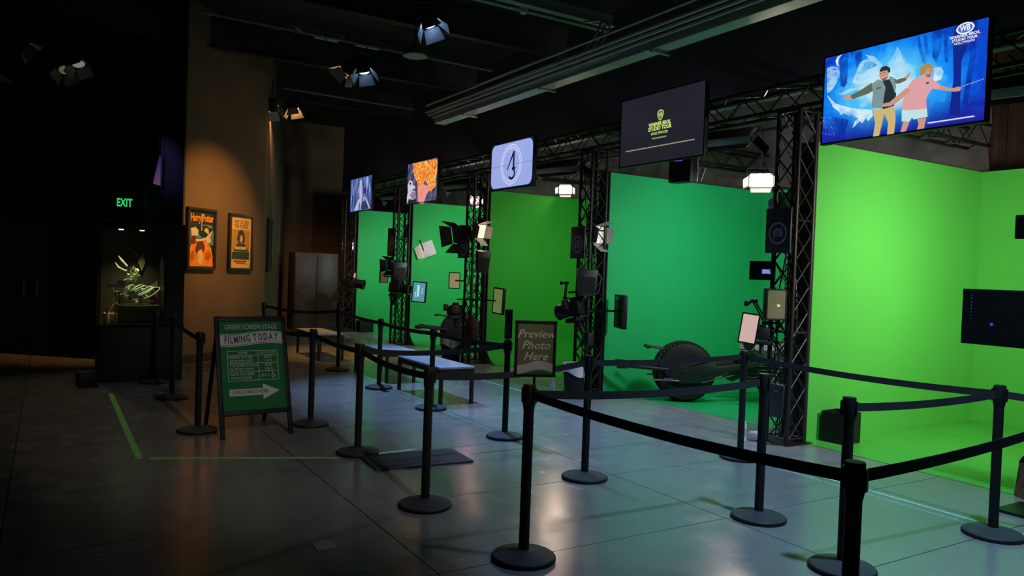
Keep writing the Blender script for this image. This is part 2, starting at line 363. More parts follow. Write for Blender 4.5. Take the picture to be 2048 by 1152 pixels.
# ================================================================== TRUSSES
TS = .26; TZ = 3.45
def brace_mesh(wd, ht, r=.008):
    return MB().cyl((-wd/2, 0, 0), (wd/2, 0, ht), r, n=6).cyl((wd/2, 0, 0), (-wd/2, 0, ht), r, n=6).mesh('brace', TRUSSM)
BR = brace_mesh(TS-.03, .265)
TYC = [5.28+PITCH*k for k in range(5)]
TLAB = ['nearest black lattice tower beside the brightest green stage', 'second black lattice tower, left of the motorcycle', 'third black lattice tower, behind the blue-topped bench',
        'fourth black lattice tower with a blue monitor', 'farthest black lattice tower beside the grey cabinet']
for k in range(5):
    t = thing('truss_tower', TLAB[k], 'truss', (6.62, TYC[k], 0), group='lattice towers')
    h = TS/2
    for sx in (-1, 1):
        for sy in (-1, 1): MB().cyl((sx*h, sy*h, .012), (sx*h, sy*h, TZ), .024, n=10).build('chord', TRUSSM, t)
    MB().box((0, 0, .006), (.40, .40, .012)).build('base_plate', BLKM, t)
    for i in range(13):
        z = .03+i*.265
        for a in range(4):
            M = Matrix.Rotation(a*math.pi/2, 4, 'Z') @ Matrix.Translation((0, -h, z)); place('brace', BR, t, M)
    for q in range(4):
        cx_, cy_ = random.uniform(-.11, .11), random.uniform(-.11, .11); zs_ = [.05+i*.17 for i in range(int(random.uniform(13, 20)))]
        pts_ = [(cx_-.04+.03*math.sin(z*3+q), cy_+.03*math.sin(z*4.3+2*q), z) for z in zs_]; MB().tube(pts_, .007, 6).build('cable', BLKM, t)
    MB().tube([(-.17+.05*math.cos(a), .05*math.sin(a)*2, 1.0+.12*math.sin(a)) for a in [i*.4 for i in range(17)]], .008, 6).build('cable_coil', BLKM, t)
    MB().tube([(-.12, -.10, .10), (-.25, -.16, .02), (-.33, 0, .01), (-.28, .16, .01), (-.1, .2, .01)], .009, 6).build('floor_cable', BLKM, t)
    for z in (.05, 1.15, 2.3, TZ-.03):
        mb = MB()
        for a in range(4):
            M = Matrix.Rotation(a*math.pi/2, 4, 'Z'); mb.add(*[(lambda m: (m.v, m.f))(MB().cyl((-h, -h, z), (h, -h, z), .012, n=6))][0], M)
        mb.build('collar', TRUSSM, t)
def htruss(label, a, b, group):
    a, b = Vector(a), Vector(b); L = (b-a).length
    t = thing('horizontal_truss', label, 'truss', M=frame(a, Vector((0, 0, 1)).cross(b-a)), group=group)
    # local x along the truss
    dx = t.matrix_world.to_3x3().inverted() @ (b-a); sg = 1 if dx.x > 0 else -1
    for sy in (0, TS):
        for sz in (-TS/2, TS/2): MB().cyl((0, sy, sz), (sg*L, sy, sz), .022, n=8).build('chord', TRUSSM, t)
    n = max(2, round(L/.28))
    for face in range(4):
        mb = MB()
        for i in range(n):
            x0, x1 = sg*L*i/n, sg*L*(i+1)/n; q = i % 2
            pa = [(0, -TS/2), (TS, -TS/2), (TS, TS/2), (0, TS/2), (0, -TS/2)]
            e0, e1 = pa[face], pa[face+1]
            if q: e0, e1 = e1, e0
            mb.cyl((x0, *e0), (x1, *e1), .008, n=5)
        mb.build('lacing', TRUSSM, t)
    return t
HL = ['overhead truss section above the nearest stage, behind the fantasy screen', 'overhead truss section between the dark logo screen and nearest tower', 'overhead truss section right of the countdown screen',
      'overhead truss section between the fire screen and countdown screen', 'overhead truss section between the two farthest screens']
for k in range(5):
    y1 = TYC[k]; y0 = y1-PITCH if k else 1.0
    htruss(HL[k], (6.62, y0, TZ), (6.62, y1, TZ), 'overhead truss run')
for k in range(3):
    htruss(['cross truss running back over the nearest green partition', 'cross truss running back over the second green partition', 'cross truss running back over the third green partition'][k],
           (6.8, TYC[k], TZ+.02), (10.1, TYC[k], TZ+.02), 'cross trusses')
htruss('cross truss over the right side of the nearest stage', (6.8, 2.6, TZ+.02), (10.1, 2.6, TZ+.02), 'cross trusses')

# ================================================================== STANCHIONS
def base_mesh():
    return MB().lathe([(0, 0), (.178, 0), (.185, .006), (.185, .022), (.178, .030), (.10, .044), (.045, .056), (.034, .060), (0, .060)], 36).mesh('base', RUB)
BASE = base_mesh()
BASERING = MB().lathe([(.186, .002), (.189, .006), (.189, .02), (.186, .024)], 36).mesh('rubber_rim', BLACK)
_pc = {}
def stanchion(x, y, h, label, rot=0.):
    t = thing('belt_stanchion', label, 'stanchion', (x, y, 0), rz=rot, group='belt stanchions of the queue')
    key = round(h, 2)
    if key not in _pc:
        _pc[key] = (MB().cyl((0, 0, .05), (0, 0, h-.10), .031, n=20).mesh('post', BLACK),
                    MB().lathe([(.031, h-.15), (.036, h-.125), (.038, h-.115), (.038, h-.008), (.035, h), (0, h+.001)], 20).mesh('head', BLACK),
                    MB().box((0, -.039, h-.065), (.034, .014, .085)).mesh('belt_clip', BLKM, bevel=.002))
    a, b, c = _pc[key]
    place('base', BASE, t); place('rubber_rim', BASERING, t); place('post', a, t); place('head', b, t)
    for q in range(3): place('belt_clip', c, t, Matrix.Rotation(q*math.pi/2+.2, 4, 'Z'))
    t['h'] = h
    return t
ST = {}
SD = {
 'A': (2.40, 3.70, 1.02, 'belt stanchion carrying the Preview Photo Here sign'),
 'B': (2.30, 4.84, .975, 'belt stanchion in front of the dark floor mat'),
 'C': (2.40, 6.48, .975, 'belt stanchion standing on the end of the green tape line'),
 'D': (2.38, 7.84, 1.0, 'belt stanchion just right of the green sandwich board'),
 'E': (1.29, 7.92, .97, 'belt stanchion just left of the green sandwich board'),
 'F': (1.32, 9.96, 1.01, 'belt stanchion in front of the display case corner'),
 'G': (1.27, 11.30, .99, 'belt stanchion hidden in the dark against the display case'),
 'H': (3.97, 6.55, .985, 'belt stanchion carrying the narrow upright sign'),
 'I': (3.95, 8.24, .965, 'belt stanchion in front of the nearest blue-topped bench'),
 'J': (3.95, 9.92, .965, 'belt stanchion in front of the middle blue-topped bench'),
 'K': (4.01, 11.84, 1.01, 'belt stanchion at the far inner corner by the grey cabinet'),
 'L': (3.79, 4.97, 1.01, 'belt stanchion before the second tower, right of the preview sign'),
 'M': (4.29, 3.61, 1.02, 'belt stanchion with a lit top in front of the nearest tower'),
 'N': (3.99, 2.74, 1.01, 'belt stanchion right behind the nearest post at lower right'),
 'N2': (2.60, 1.75, 1.0, 'nearest belt stanchion at lower right, base cut off by the frame'),
 'O': (5.50, 2.66, 1.02, 'rightmost belt stanchion in front of the bright green stage'),
 'P': (5.58, 4.94, 1.015, 'belt stanchion in front of the motorcycle handlebars'),
 'Q': (3.22, 13.50, 1.0, 'farthest belt stanchion behind the sandwich board'),
 'Z': (2.05, 9.03, .99, 'belt stanchion hidden behind the green sandwich board'),
 'R': (6.10, 1.20, 1.0, 'belt stanchion out of frame at the right of the stage'),
 'U': (4.75, 1.98, 1.0, 'belt stanchion out of frame right, nearest to the viewer'),
}
for k, a in SD.items(): ST[k] = stanchion(*a, rot=random.uniform(-.2, .2))
def belt(a, b, sag=.03, dz=0.):
    A, B = SD[a], SD[b]; p0 = Vector((A[0], A[1], A[2]-.062+dz)); p1 = Vector((B[0], B[1], B[2]-.062+dz))
    dd = (p1-p0); dd.z = 0; dd.normalize(); p0 += dd*.042; p1 -= dd*.042
    nn_ = Vector((-dd.y, dd.x, 0))*.0015; mb = MB(); n = 12; vs_ = []
    for i in range(n+1):
        t = i/n; c = p0.lerp(p1, t); c.z -= sag*4*t*(1-t)
        for q, s_ in ((1, 1), (1, -1), (-1, -1), (-1, 1)): vs_.append(c+Vector((0, 0, .0245*q))+nn_*s_)
    fs_ = [(4*i+q, 4*i+(q+1) % 4, 4*i+4+(q+1) % 4, 4*i+4+q) for i in range(n) for q in range(4)]+[(0, 1, 2, 3), (4*n+3, 4*n+2, 4*n+1, 4*n)]
    r = ST[a]; inv = Matrix.Translation(r.location) @ r.rotation_euler.to_matrix().to_4x4()
    inv = inv.inverted()
    mb.add([inv @ v for v in vs_], fs_); mb.build('belt', BELT, r)
for a, b, s in [('A', 'M', .035), ('A', 'N2', .03), ('B', 'C', .03), ('C', 'D', .02), ('D', 'Z', .02), ('B', 'L', .04), ('C', 'H', .04), ('H', 'I', .02), ('I', 'J', .02), ('J', 'K', .02),
                ('K', 'Q', .06), ('L', 'P', .02), ('P', 'O', .03), ('N', 'O', .02), ('O', 'R', .02), ('N2', 'U', .02), ('E', 'F', .03), ('F', 'G', .03)]: belt(a, b, s)
# signs standing on stanchions
def wave_poly(w0, y0, amp, th, n=16, ph=0):
    top = [(-w0/2+w0*i/n, y0+amp*math.sin(ph+2*math.pi*.8*i/n)+th/2) for i in range(n+1)]
    return top+[(x, y-th) for x, y in top[::-1]]
c = P(1053, 698, Y=3.70)
t = thing('preview_sign', 'framed Preview Photo Here sign standing on a stanchion', 'sign', M=frame((SD['A'][0]+.03, 3.70, c.z), (-.42, -.9, 0)))
pw_, ph_ = .225, .31
MB().box((0, 0, 0), (pw_, ph_, .012)).build('panel', mat('olive_sign_print', (.15, .155, .07), .5, var=.05), t)
fr = MB()
for x_, y_, a_, b_ in ((0, ph_/2, pw_+.02, .016), (0, -ph_/2, pw_+.02, .016), (pw_/2, 0, .016, ph_), (-pw_/2, 0, .016, ph_)): fr.box((x_, y_, 0), (a_, b_, .022))
fr.build('frame', BLACK, t)
mb = MB()
for s_, y_ in (('Preview', .085), ('Photo', .02), ('Here', -.045)): text(mb, s_, .068, 0, y_, .0075, shear=.35)
mb.build('lettering', mat('cream_lettering', (.75, .70, .55), .6), t)
MB().prism(wave_poly(pw_-.016, -.108, .014, .05, ph=-1.6), .006, .0075).build('wave_band', mat('pink_band', (.55, .42, .42), .6), t)
MB().prism([(-pw_/2+.008, -ph_/2+.008), (pw_/2-.008, -ph_/2+.008), (pw_/2-.008, -.118), (0, -.13), (-pw_/2+.008, -.148)], .006, .007).build('green_corner', SIGNG, t)
MB().cyl((0, -ph_/2-.06, 0), (0, -ph_/2, 0), .008, n=8).build('stem', BLACK, t)
c = P(1016, 647, Y=6.55)
t = thing('narrow_sign', 'narrow black upright sign standing on a queue stanchion', 'sign', M=frame((3.97, 6.55, 1.145), (-.55, -.83, 0)))
MB().box((0, 0, 0), (.075, .29, .012)).build('panel', mat('charcoal_sign_print', (.035, .033, .036), .4), t)
mb = MB(); mb.box((.034, 0, .004), (.008, .29, .012)).box((-.034, 0, .004), (.008, .29, .012)).box((0, .142, .004), (.075, .008, .012)).box((0, -.142, .004), (.075, .008, .012)); mb.build('frame', BLACK, t)
mb = MB()
for i in range(11): mb.box((0, .11-.022*i, .0068), (.034, .006, .0012))
mb.build('text_lines', mat('grey_small_print', (.10, .095, .10), .6), t)
MB().cyl((0, -.165, 0), (0, -.145, 0), .008, n=8).build('stem', BLACK, t)
mb = MB().box((0, -.148, .004), (.045, .014, .02)); mb.build('clamp', STEEL, t)

# ================================================================== SANDWICH BOARD
fl, frr = Vector((1.42, 7.46, 0)), Vector((2.11, 7.52, 0))
ex = (frr-fl).normalized(); ctr = (fl+frr)/2; back = Vector((-ex.y, ex.x, 0)); W_ = (frr-fl).length
top = ctr+back*.34+Vector((0, 0, 1.13))
t = thing('sandwich_board', 'green Green Screen Stage sandwich board in a black frame on the floor', 'sign', M=frame(ctr+Vector((0, 0, 0)), (ctr+Vector((0, 0, 0))-(ctr+back)).normalized()))
# tilted front: local axes x right, y up, z out; leaning back by angle
lean = math.atan2(.34, 1.13); LH = math.hypot(.34, 1.13)
F = Matrix.Rotation(-lean, 4, 'X')
def inF(mb): mb.v = [tuple(F @ Vector(v)) for v in mb.v]; return mb
for sx in (-1, 1): inF(MB().box((sx*(W_/2-.02), LH/2, 0), (.042, LH, .03))).build('front_leg', BLACK, t, bevel=.003)
inF(MB().box((0, LH-.025, 0), (W_, .05, .03))).build('top_rail', BLACK, t, bevel=.003)
inF(MB().box((0, .235, 0), (W_, .045, .03))).build('bottom_rail', BLACK, t, bevel=.003)
inF(MB().box((0, (LH+.235)/2, -.002), (W_-.07, LH-.26, .012))).build('poster_panel', SIGNG, t)
Gk = Matrix.Rotation(math.atan2(.36, 1.13), 4, 'X')
for sx in (-1, 1):
    mb = MB().box((sx*(W_/2-.05), -LH/2, 0), (.035, LH, .025)); q = Matrix.Translation((0, 1.13, -.36)) @ Gk; mb.v = [tuple(q @ Vector(v)) for v in mb.v]; mb.build('back_leg', BLACK, t)
pcx, pcy, pz = 0, .26+(LH-.31)/2, .0052
pwid, phei = W_-.084, LH-.31
Y_ = lambda f: .2575+phei*(1-f)            # fraction from the top of the print
mb = MB(); text(mb, 'GREEN SCREEN STAGE', .068, 0, Y_(.062), pz, maxw=pwid*.84); inF(mb).build('title_lettering', WHITE, t)
def ribbon_y(x): return .014*math.sin((x/pwid)*5.2+.2)
npt = 24; tp = [(-pwid/2+pwid*i/npt, Y_(.195)+.062+ribbon_y(-pwid/2+pwid*i/npt)) for i in range(npt+1)]
inF(MB().prism(tp+[(x, y-.124) for x, y in tp[::-1]], pz-.001, pz)).build('film_ribbon', WHITE, t)
mb = MB()
for i in range(34):
    x = -pwid/2+pwid*(i+.5)/34
    for s_ in (-1, 1): mb.box((x, Y_(.195)+s_*.051+ribbon_y(x), pz+.0008), (.009, .009, .001))
SPK = mat('dark_print', (.012, .03, .016), .5)
inF(mb).build('perforations', SPK, t)['kind'] = 'stuff'
mb = MB(); word = 'FILMING TODAY'; wd_ = []
for c_ in word:
    if c_ == ' ': wd_.append(.03); continue
    q_ = MB(); text(q_, c_, .098, 0, 0, 0, bold=.002); wd_.append(max(v[0] for v in q_.v)-min(v[0] for v in q_.v)+.017)
xx = -pwid*.44; kx = pwid*.88/sum(wd_)
for c_, a in zip(word, wd_):
    a *= kx
    if c_ != ' ':
        xm_ = xx+a/2; text(mb, c_, .098, xm_, Y_(.195)+ribbon_y(xm_), pz+.001, bold=.002, rot=math.atan((ribbon_y(xm_+.01)-ribbon_y(xm_-.01))/.02), sx=kx)
    xx += a
inF(mb).build('ribbon_lettering', SPK, t)
mb = MB(); x0, x1, xm = -pwid*.40, pwid*.40, pwid*.085
rows_ = [.335, .385, .475, .57, .67]
for f in rows_: mb.box((0, Y_(f), pz), (x1-x0, .0045, .001))
for x in (x0, x1, xm): mb.box((x, Y_((rows_[0]+rows_[-1])/2), pz), (.0045, (rows_[-1]-rows_[0])*phei, .001))
inF(mb).build('table_lines', WHITE, t)
xl = x0+.02
mb = MB(); text(mb, 'SCENE', .030, (x0+xm)/2, Y_(.36), pz); text(mb, 'LOCATION', .030, (xm+x1)/2, Y_(.36), pz); inF(mb).build('heading_lettering', WHITE, t)
for r_, (l1, l2, l3, l4) in enumerate((('HARRY POTTER', 'BROOM FLIGHT', 'SETS', '1 & 2'), ('THE DARK KNIGHT', 'BATPOD CHASE', 'SETS', '3 & 4'), ('HAVE YOU SEEN', 'THIS WIZARD?', '', ''))):
    yc = (rows_[r_+1]+rows_[r_+2])/2; mb = MB()
    text(mb, l1, .036, xl, Y_(yc-.021), pz, align='LEFT', sx=.86); text(mb, l2, .036, xl, Y_(yc+.021), pz, align='LEFT', sx=.86)
    inF(mb).build('scene_lettering', WHITE, t); mb = MB()
    if l3: text(mb, l3, .036, (xm+x1)/2, Y_(yc-.021), pz); text(mb, l4, .036, (xm+x1)/2, Y_(yc+.021), pz)
    else: text(mb, 'SET 5', .036, (xm+x1)/2-.035, Y_(yc), pz)
    inF(mb).build('location_lettering', WHITE, t)
mb = MB(); qx, qy = x1-.055, Y_(yc)
MM = Matrix.Translation((qx, qy-.008, pz)); mb.ring(.017, .012, -.0005, .0005, 18, MM)
mb.box((qx-.004, qy+.014, pz), (.005, .03, .001)).box((qx+.004, qy+.005, pz), (.02, .005, .001)).box((qx+.018, qy-.008, pz), (.005, .022, .001)).ring(.006, .0, -.0005, .0005, 12, Matrix.Translation((qx-.004, qy+.034, pz)))
inF(mb).build('wheelchair_symbol', WHITE, t)
ay = Y_(.80); hw = .033
inF(MB().prism([(x0, ay-hw), (pwid*.13, ay-hw), (pwid*.13, ay-hw*2.3), (x1, ay+.002), (pwid*.13, ay+hw*2.3), (pwid*.13, ay+hw), (x0, ay+hw)], pz-.001, pz)).build('arrow', WHITE, t)
mb = MB(); text(mb, 'LINE STARTS HERE', .05, -pwid*.07, ay, pz+.001, maxw=pwid*.56); inF(mb).build('arrow_lettering', SPK, t)
# ================================================================== SCREENS
XT = 6.40
def tv(label, corners, group='overhead screens'):
    q = [P(*c_, X=XT) for c_ in corners]
    y1 = (q[0].y+q[3].y)/2; y0 = (q[1].y+q[2].y)/2; z1 = (q[0].z+q[1].z)/2; z0 = (q[2].z+q[3].z)/2
    W, H = y1-y0, z1-z0; c_ = Vector((XT, (y0+y1)/2, (z0+z1)/2))
    t = thing('wall_screen', label, 'screen', M=frame(c_, (-1, 0, 0)), group=group)
    MB().box((0, 0, -.03), (W+.03, H+.03, .05)).build('casing', BLACK, t, bevel=.004)
    fr = MB()
    for x_, y_, a_, b_ in ((0, H/2+.006, W+.03, .016), (0, -H/2-.006, W+.03, .016), (W/2+.006, 0, .016, H), (-W/2-.006, 0, .016, H)): fr.box((x_, y_, 0), (a_, b_, .012))
    fr.build('bezel', BLACK, t)
    MB().box((0, .1, -.062), (.30, .24, .014)).build('bracket', BLKM, t)
    def loc(px, py):
        p = P(px, py, X=XT); return (-(p.y-c_.y), p.z-c_.z)
    return t, W, H, loc
class Flat:                                            # layers of flat print on a screen or poster
    def __init__(s, z=.001): s.mb = MB(); s.mats = []; s.z = z
    def mi(s, m):
        if m not in s.mats: s.mats.append(m)
        return s.mats.index(m)
    def poly(s, pts, m): s.z += .00035; s.mb.prism(pts, s.z-.0003, s.z, mi=s.mi(m))
    def text(s, st, size, x, y, m, **k): s.z += .0004; text(s.mb, st, size, x, y, s.z, mi=s.mi(m), thick=.0002, **k)
    def ring(s, R, r0, x, y, m, sx=1., sy=1., n=36): s.z += .0004; s.mb.ring(R, r0, s.z-.0003, s.z, n, Matrix.Translation((x, y, 0)), s.mi(m), sx, sy)
    def build(s, name, parent): return s.mb.build(name, s.mats, parent, smooth=False)
def shader_screen(name, build):
    m = bpy.data.materials.new(name); m.use_nodes = True; nt = m.node_tree; b = nt.nodes['Principled BSDF']
    b.inputs['Base Color'].default_value = (.01, .01, .01, 1); b.inputs['Roughness'].default_value = .25; b.inputs['Emission Strength'].default_value = 1
    tc = nt.nodes.new('ShaderNodeTexCoord'); build(nt, tc, b); return m
def ramp(nt, pts):
    r = nt.nodes.new('ShaderNodeValToRGB'); e = r.color_ramp.elements
    while len(e) < len(pts): e.new(.5)
    for i, (p, c_) in enumerate(pts): e[i].position = p; e[i].color = lin(c_)+(1,)
    return r
def mist(name, rgb, k=.6, sc=9):
    m = bpy.data.materials.new(name); m.use_nodes = True; nt = m.node_tree; nt.nodes.remove(nt.nodes['Principled BSDF']); out = nt.nodes['Material Output']
    tc = nt.nodes.new('ShaderNodeTexCoord'); n = nt.nodes.new('ShaderNodeTexNoise'); n.inputs['Scale'].default_value = sc; n.inputs['Detail'].default_value = 6; n.inputs['Distortion'].default_value = 1.5
    mr = nt.nodes.new('ShaderNodeMapRange'); mr.inputs[1].default_value = .34; mr.inputs[2].default_value = .7; mr.inputs[4].default_value = k
    e = nt.nodes.new('ShaderNodeEmission'); e.inputs[0].default_value = lin(rgb)+(1,); tr = nt.nodes.new('ShaderNodeBsdfTransparent'); mx = nt.nodes.new('ShaderNodeMixShader')
    L = nt.links.new; L(tc.outputs['Object'], n.inputs['Vector']); L(n.outputs[0], mr.inputs[0]); L(mr.outputs[0], mx.inputs[0]); L(tr.outputs[0], mx.inputs[1]); L(e.outputs[0], mx.inputs[2]); L(mx.outputs[0], out.inputs[0]); return m
# --- nearest screen: two people before a glowing blue forest
def bg1(nt, tc, b):
    L = nt.links.new
    mp = nt.nodes.new('ShaderNodeMapping'); mp.inputs['Location'].default_value = (.12, -.02, 0); mp.inputs['Scale'].default_value = (1.25, 1.9, 1); L(tc.outputs['Object'], mp.inputs[0])
    g = nt.nodes.new('ShaderNodeTexGradient'); g.gradient_type = 'SPHERICAL'; L(mp.outputs[0], g.inputs[0])
    n = nt.nodes.new('ShaderNodeTexNoise'); n.inputs['Scale'].default_value = 5; n.inputs['Detail'].default_value = 5; n.inputs['Distortion'].default_value = 1.2; L(tc.outputs['Object'], n.inputs['Vector'])
    a = nt.nodes.new('ShaderNodeMath'); a.operation = 'MULTIPLY_ADD'; a.inputs[1].default_value = .55; L(n.outputs[0], a.inputs[0]); L(g.outputs[0], a.inputs[2])
    r = ramp(nt, [(.12, (15, 25, 150)), (.34, (10, 80, 215)), (.58, (20, 140, 245)), (.85, (80, 195, 245)), (1.1, (190, 230, 245))])
    r.color_ramp.elements[4].position = 1.0
    L(a.outputs[0], r.inputs[0])
    sx = nt.nodes.new('ShaderNodeSeparateXYZ'); L(tc.outputs['Object'], sx.inputs[0])
    mr = nt.nodes.new('ShaderNodeMapRange'); mr.inputs[1].default_value = -.42; mr.inputs[2].default_value = -.12; L(sx.outputs[1], mr.inputs[0])
    mx = nt.nodes.new('ShaderNodeMix'); mx.data_type = 'RGBA'; mx.inputs[6].default_value = lin((28, 28, 150))+(1,); L(mr.outputs[0], mx.inputs[0]); L(r.outputs[0], mx.inputs[7])
    L(mx.outputs[2], b.inputs['Emission Color'])
t, W, H, loc = tv('large bright screen showing two people before a glowing blue forest', [(1653, 117), (1978, 33), (1970, 240), (1642, 288)])
MB().box((0, 0, -.002), (W, H, .006)).build('display', shader_screen('blue_forest_picture', bg1), t)
cp = lambda pts: [loc(1640+x/4.114, 20+y/4.114) for x, y in pts]
F1 = Flat(.0012); DB = scr('trunk', (18, 40, 140)); MBL = mist('trunk_far', (14, 48, 160), 1.0, 4); PAL = mist('spirit_pale', (185, 225, 240), .75); PAL2 = mist('spirit_bright', (215, 238, 248), 1.1, 6); GLW = mist('spirit_glow', (150, 215, 245), .8, 6)
for pts, m in [
 ([(1110, 130), (1195, 90), (1215, 300), (1165, 420), (1150, 860), (1060, 870), (1100, 560), (1095, 300)], DB),
 ([(1258, 80), (1300, 68), (1280, 400), (1215, 780), (1170, 785), (1228, 420)], MBL),
 ([(920, 170), (1018, 140), (1000, 300), (960, 440), (925, 380)], MBL),
 ([(855, 185), (878, 180), (890, 330), (900, 350), (880, 450), (850, 450), (815, 330), (800, 200), (815, 195), (838, 320), (866, 370)], MBL),
 ([(1010, 170), (1045, 155), (1060, 430), (1030, 430)], MBL), ([(165, 380), (235, 360), (225, 600), (200, 640), (170, 620)], MBL), ([(285, 345), (350, 330), (345, 420), (300, 480)], MBL),
 ([(100, 880), (240, 900), (200, 1040), (90, 1060)], MBL),
 ([(60, 480), (100, 465), (150, 470), (170, 530), (140, 600), (100, 660), (60, 690)], PAL),
 ([(130, 420), (145, 385), (185, 365), (160, 400), (150, 440), (165, 470), (140, 455)], PAL2),
 ([(265, 600), (300, 520), (335, 430), (400, 395), (370, 365), (450, 385), (500, 430), (525, 480), (490, 560), (440, 590), (330, 612)], PAL),
 ([(350, 500), (370, 430), (430, 425), (475, 450), (450, 470), (400, 490)], mist('spirit_eye', (40, 150, 215), .9)),
 ([(560, 440), (600, 390), (640, 300), (680, 370), (720, 430), (780, 480), (720, 540), (640, 560), (585, 520)], GLW),
 ([(620, 420), (650, 330), (690, 420), (730, 480), (690, 520), (650, 530)], PAL),
 ([(150, 700), (230, 655), (330, 630), (430, 610), (400, 640), (280, 665), (200, 700)], PAL),
 ([(60, 700), (130, 770), (260, 808), (340, 815), (430, 820), (440, 870), (400, 915), (380, 890), (350, 935), (330, 915), (270, 972), (290, 915), (320, 890), (240, 870), (200, 850), (175, 865), (160, 838), (110, 800)], PAL2),
 ([(940, 470), (1000, 470), (1020, 510), (1000, 570), (930, 600), (940, 540)], PAL2),
 ([(880, 640), (1050, 660), (1030, 760), (900, 740)], mist('ground_mist', (40, 150, 245), .8, 5)),
]: F1.poly(cp(pts), m)
SK = scr('skin', (205, 150, 130)); OLV = scr('olive_sleeve', (95, 105, 85)); DEN = scr('denim', (125, 150, 150)); BLKS = scr('dark_shirt', (38, 46, 56)); KH = scr('khaki', (205, 180, 120)); PNK = scr('pink_shirt', (222, 160, 165)); WSH = scr('white_shorts', (190, 225, 225)); HR = scr('dark_hair', (55, 45, 45)); BLD = scr('blond_hair', (165, 140, 90)); BRD = scr('beard', (150, 95, 80))
for pts, m in [
 ([(440, 825), (525, 815), (610, 795), (625, 860), (625, 920), (612, 1018), (555, 1026), (565, 930), (532, 850), (520, 910), (490, 1035), (440, 1042), (458, 930)], KH),
 ([(515, 582), (580, 568), (600, 620), (632, 690), (612, 790), (520, 818)], BLKS),
 ([(430, 600), (470, 650), (400, 690), (270, 737), (252, 705), (340, 660), (400, 620)], OLV),
 ([(195, 715), (255, 705), (270, 735), (235, 742), (205, 738)], SK),
 ([(585, 545), (635, 575), (705, 555), (725, 560), (715, 580), (660, 605), (610, 608)], OLV),
 ([(705, 550), (728, 525), (748, 505), (742, 540), (728, 568), (712, 572)], SK),
 ([(430, 610), (485, 572), (520, 585), (545, 640), (530, 720), (520, 812), (430, 805), (428, 780), (442, 690)], DEN),
 ([(572, 545), (615, 565), (632, 630), (622, 690), (598, 610), (575, 570)], DEN),
 ([(468, 640), (510, 630), (508, 648), (470, 656)], OLV),
 ([(495, 510), (545, 490), (572, 515), (566, 560), (540, 582), (512, 578), (494, 550)], SK), ([(505, 550), (540, 560), (562, 550), (545, 580), (515, 578)], BRD),
 ([(498, 495), (515, 470), (550, 460), (582, 478), (586, 508), (572, 520), (556, 496), (500, 512)], HR),
 ([(690, 925), (740, 920), (728, 960), (712, 1000), (668, 1006)], SK), ([(805, 900), (880, 888), (862, 975), (804, 985), (818, 940)], SK),
 ([(680, 825), (785, 822), (886, 810), (892, 880), (775, 902), (765, 885), (740, 922), (678, 918)], WSH),
 ([(990, 620), (1060, 640), (1105, 645), (1140, 632), (1172, 637), (1155, 668), (1110, 674), (985, 658)], SK),
 ([(800, 560), (860, 542), (930, 568), (1002, 622), (988, 656), (930, 650), (892, 700), (880, 740), (886, 812), (785, 824), (680, 826), (690, 740), (720, 680), (735, 620), (770, 578)], PNK),
 ([(722, 640), (760, 660), (720, 700), (640, 765), (590, 790), (545, 797), (515, 800), (530, 772), (580, 760), (650, 700)], SK),
 ([(862, 530), (885, 482), (935, 478), (940, 505), (930, 535), (905, 556), (872, 548)], SK), ([(885, 535), (925, 530), (908, 556), (880, 550)], BRD),
 ([(825, 525), (832, 475), (870, 448), (920, 445), (936, 465), (935, 488), (895, 482), (880, 500), (866, 530), (840, 540)], BLD),
 ([(503, 525), (514, 522), (513, 527), (504, 530)], HR), ([(530, 517), (545, 514), (544, 520), (531, 522)], HR), ([(512, 556), (535, 552), (530, 562), (516, 563)], WSH), ([(903, 500), (917, 499), (916, 504), (904, 505)], HR), ([(926, 499), (934, 498), (934, 503), (926, 504)], HR), ([(918, 505), (926, 520), (916, 521)], BRD),
 ([(880, 600), (908, 595), (905, 608), (882, 612)], HR),
 ([(1176, 629), (1360, 566), (1360, 570), (1177, 634)], scr('wand', (150, 190, 225))),
 ([(895, 928), (1280, 870), (1280, 880), (895, 938)], scr('caption', (225, 230, 240))),
]: F1.poly(cp(pts), m)
WT = scr('white', (235, 240, 250)); WTB = scr('shield_blue', (70, 110, 190))
def shield(F, x, y, s, m1, m2, wide=1.):
    out = [(0, 1), (.55*wide, .82), (.8*wide, .55), (.78*wide, 0), (.5*wide, -.6), (0, -1), (-.5*wide, -.6), (-.78*wide, 0), (-.8*wide, .55), (-.55*wide, .82)]
    F.poly([(x+a*s, y+b*s) for a, b in out], m1); F.poly([(x+a*s*.8, y+b*s*.8) for a, b in out], m2)
    F.text('WB', s*.95, x, y, m1, bold=s*.02, maxw=s*1.05*wide)
lx, ly = loc(1933, 57)
ov = [(lx+.072*math.cos(a)*(1 if abs(math.cos(a)) < .98 else 1.05), ly+.047*math.sin(a)) for a in [i*math.pi/14 for i in range(28)]]
F1.poly(ov, WT); F1.poly([(lx+(a-lx)*.8, ly+(b-ly)*.76) for a, b in ov], WTB); F1.text('WB', .07, lx, ly, WT, bold=.002, maxw=.085)
lx, ly = loc(1932, 76)
F1.text('WARNER BROS.', .033, lx, ly+.020, WT, bold=.001, maxw=.245); F1.text('STUDIO TOUR', .030, lx, ly-.010, WT, bold=.001, maxw=.205); F1.text('HOLLYWOOD', .023, lx, ly-.037, WT, bold=.0006, maxw=.165)
for i in range(40):
    F1.poly((lambda x, y, s_: [(x-s_, y), (x, y-s_), (x+s_, y), (x, y+s_)])(*loc(1645+random.random()*28, 235+random.random()*38), random.uniform(.002, .004)), PAL2)
F1.build('picture', t)
ld = None
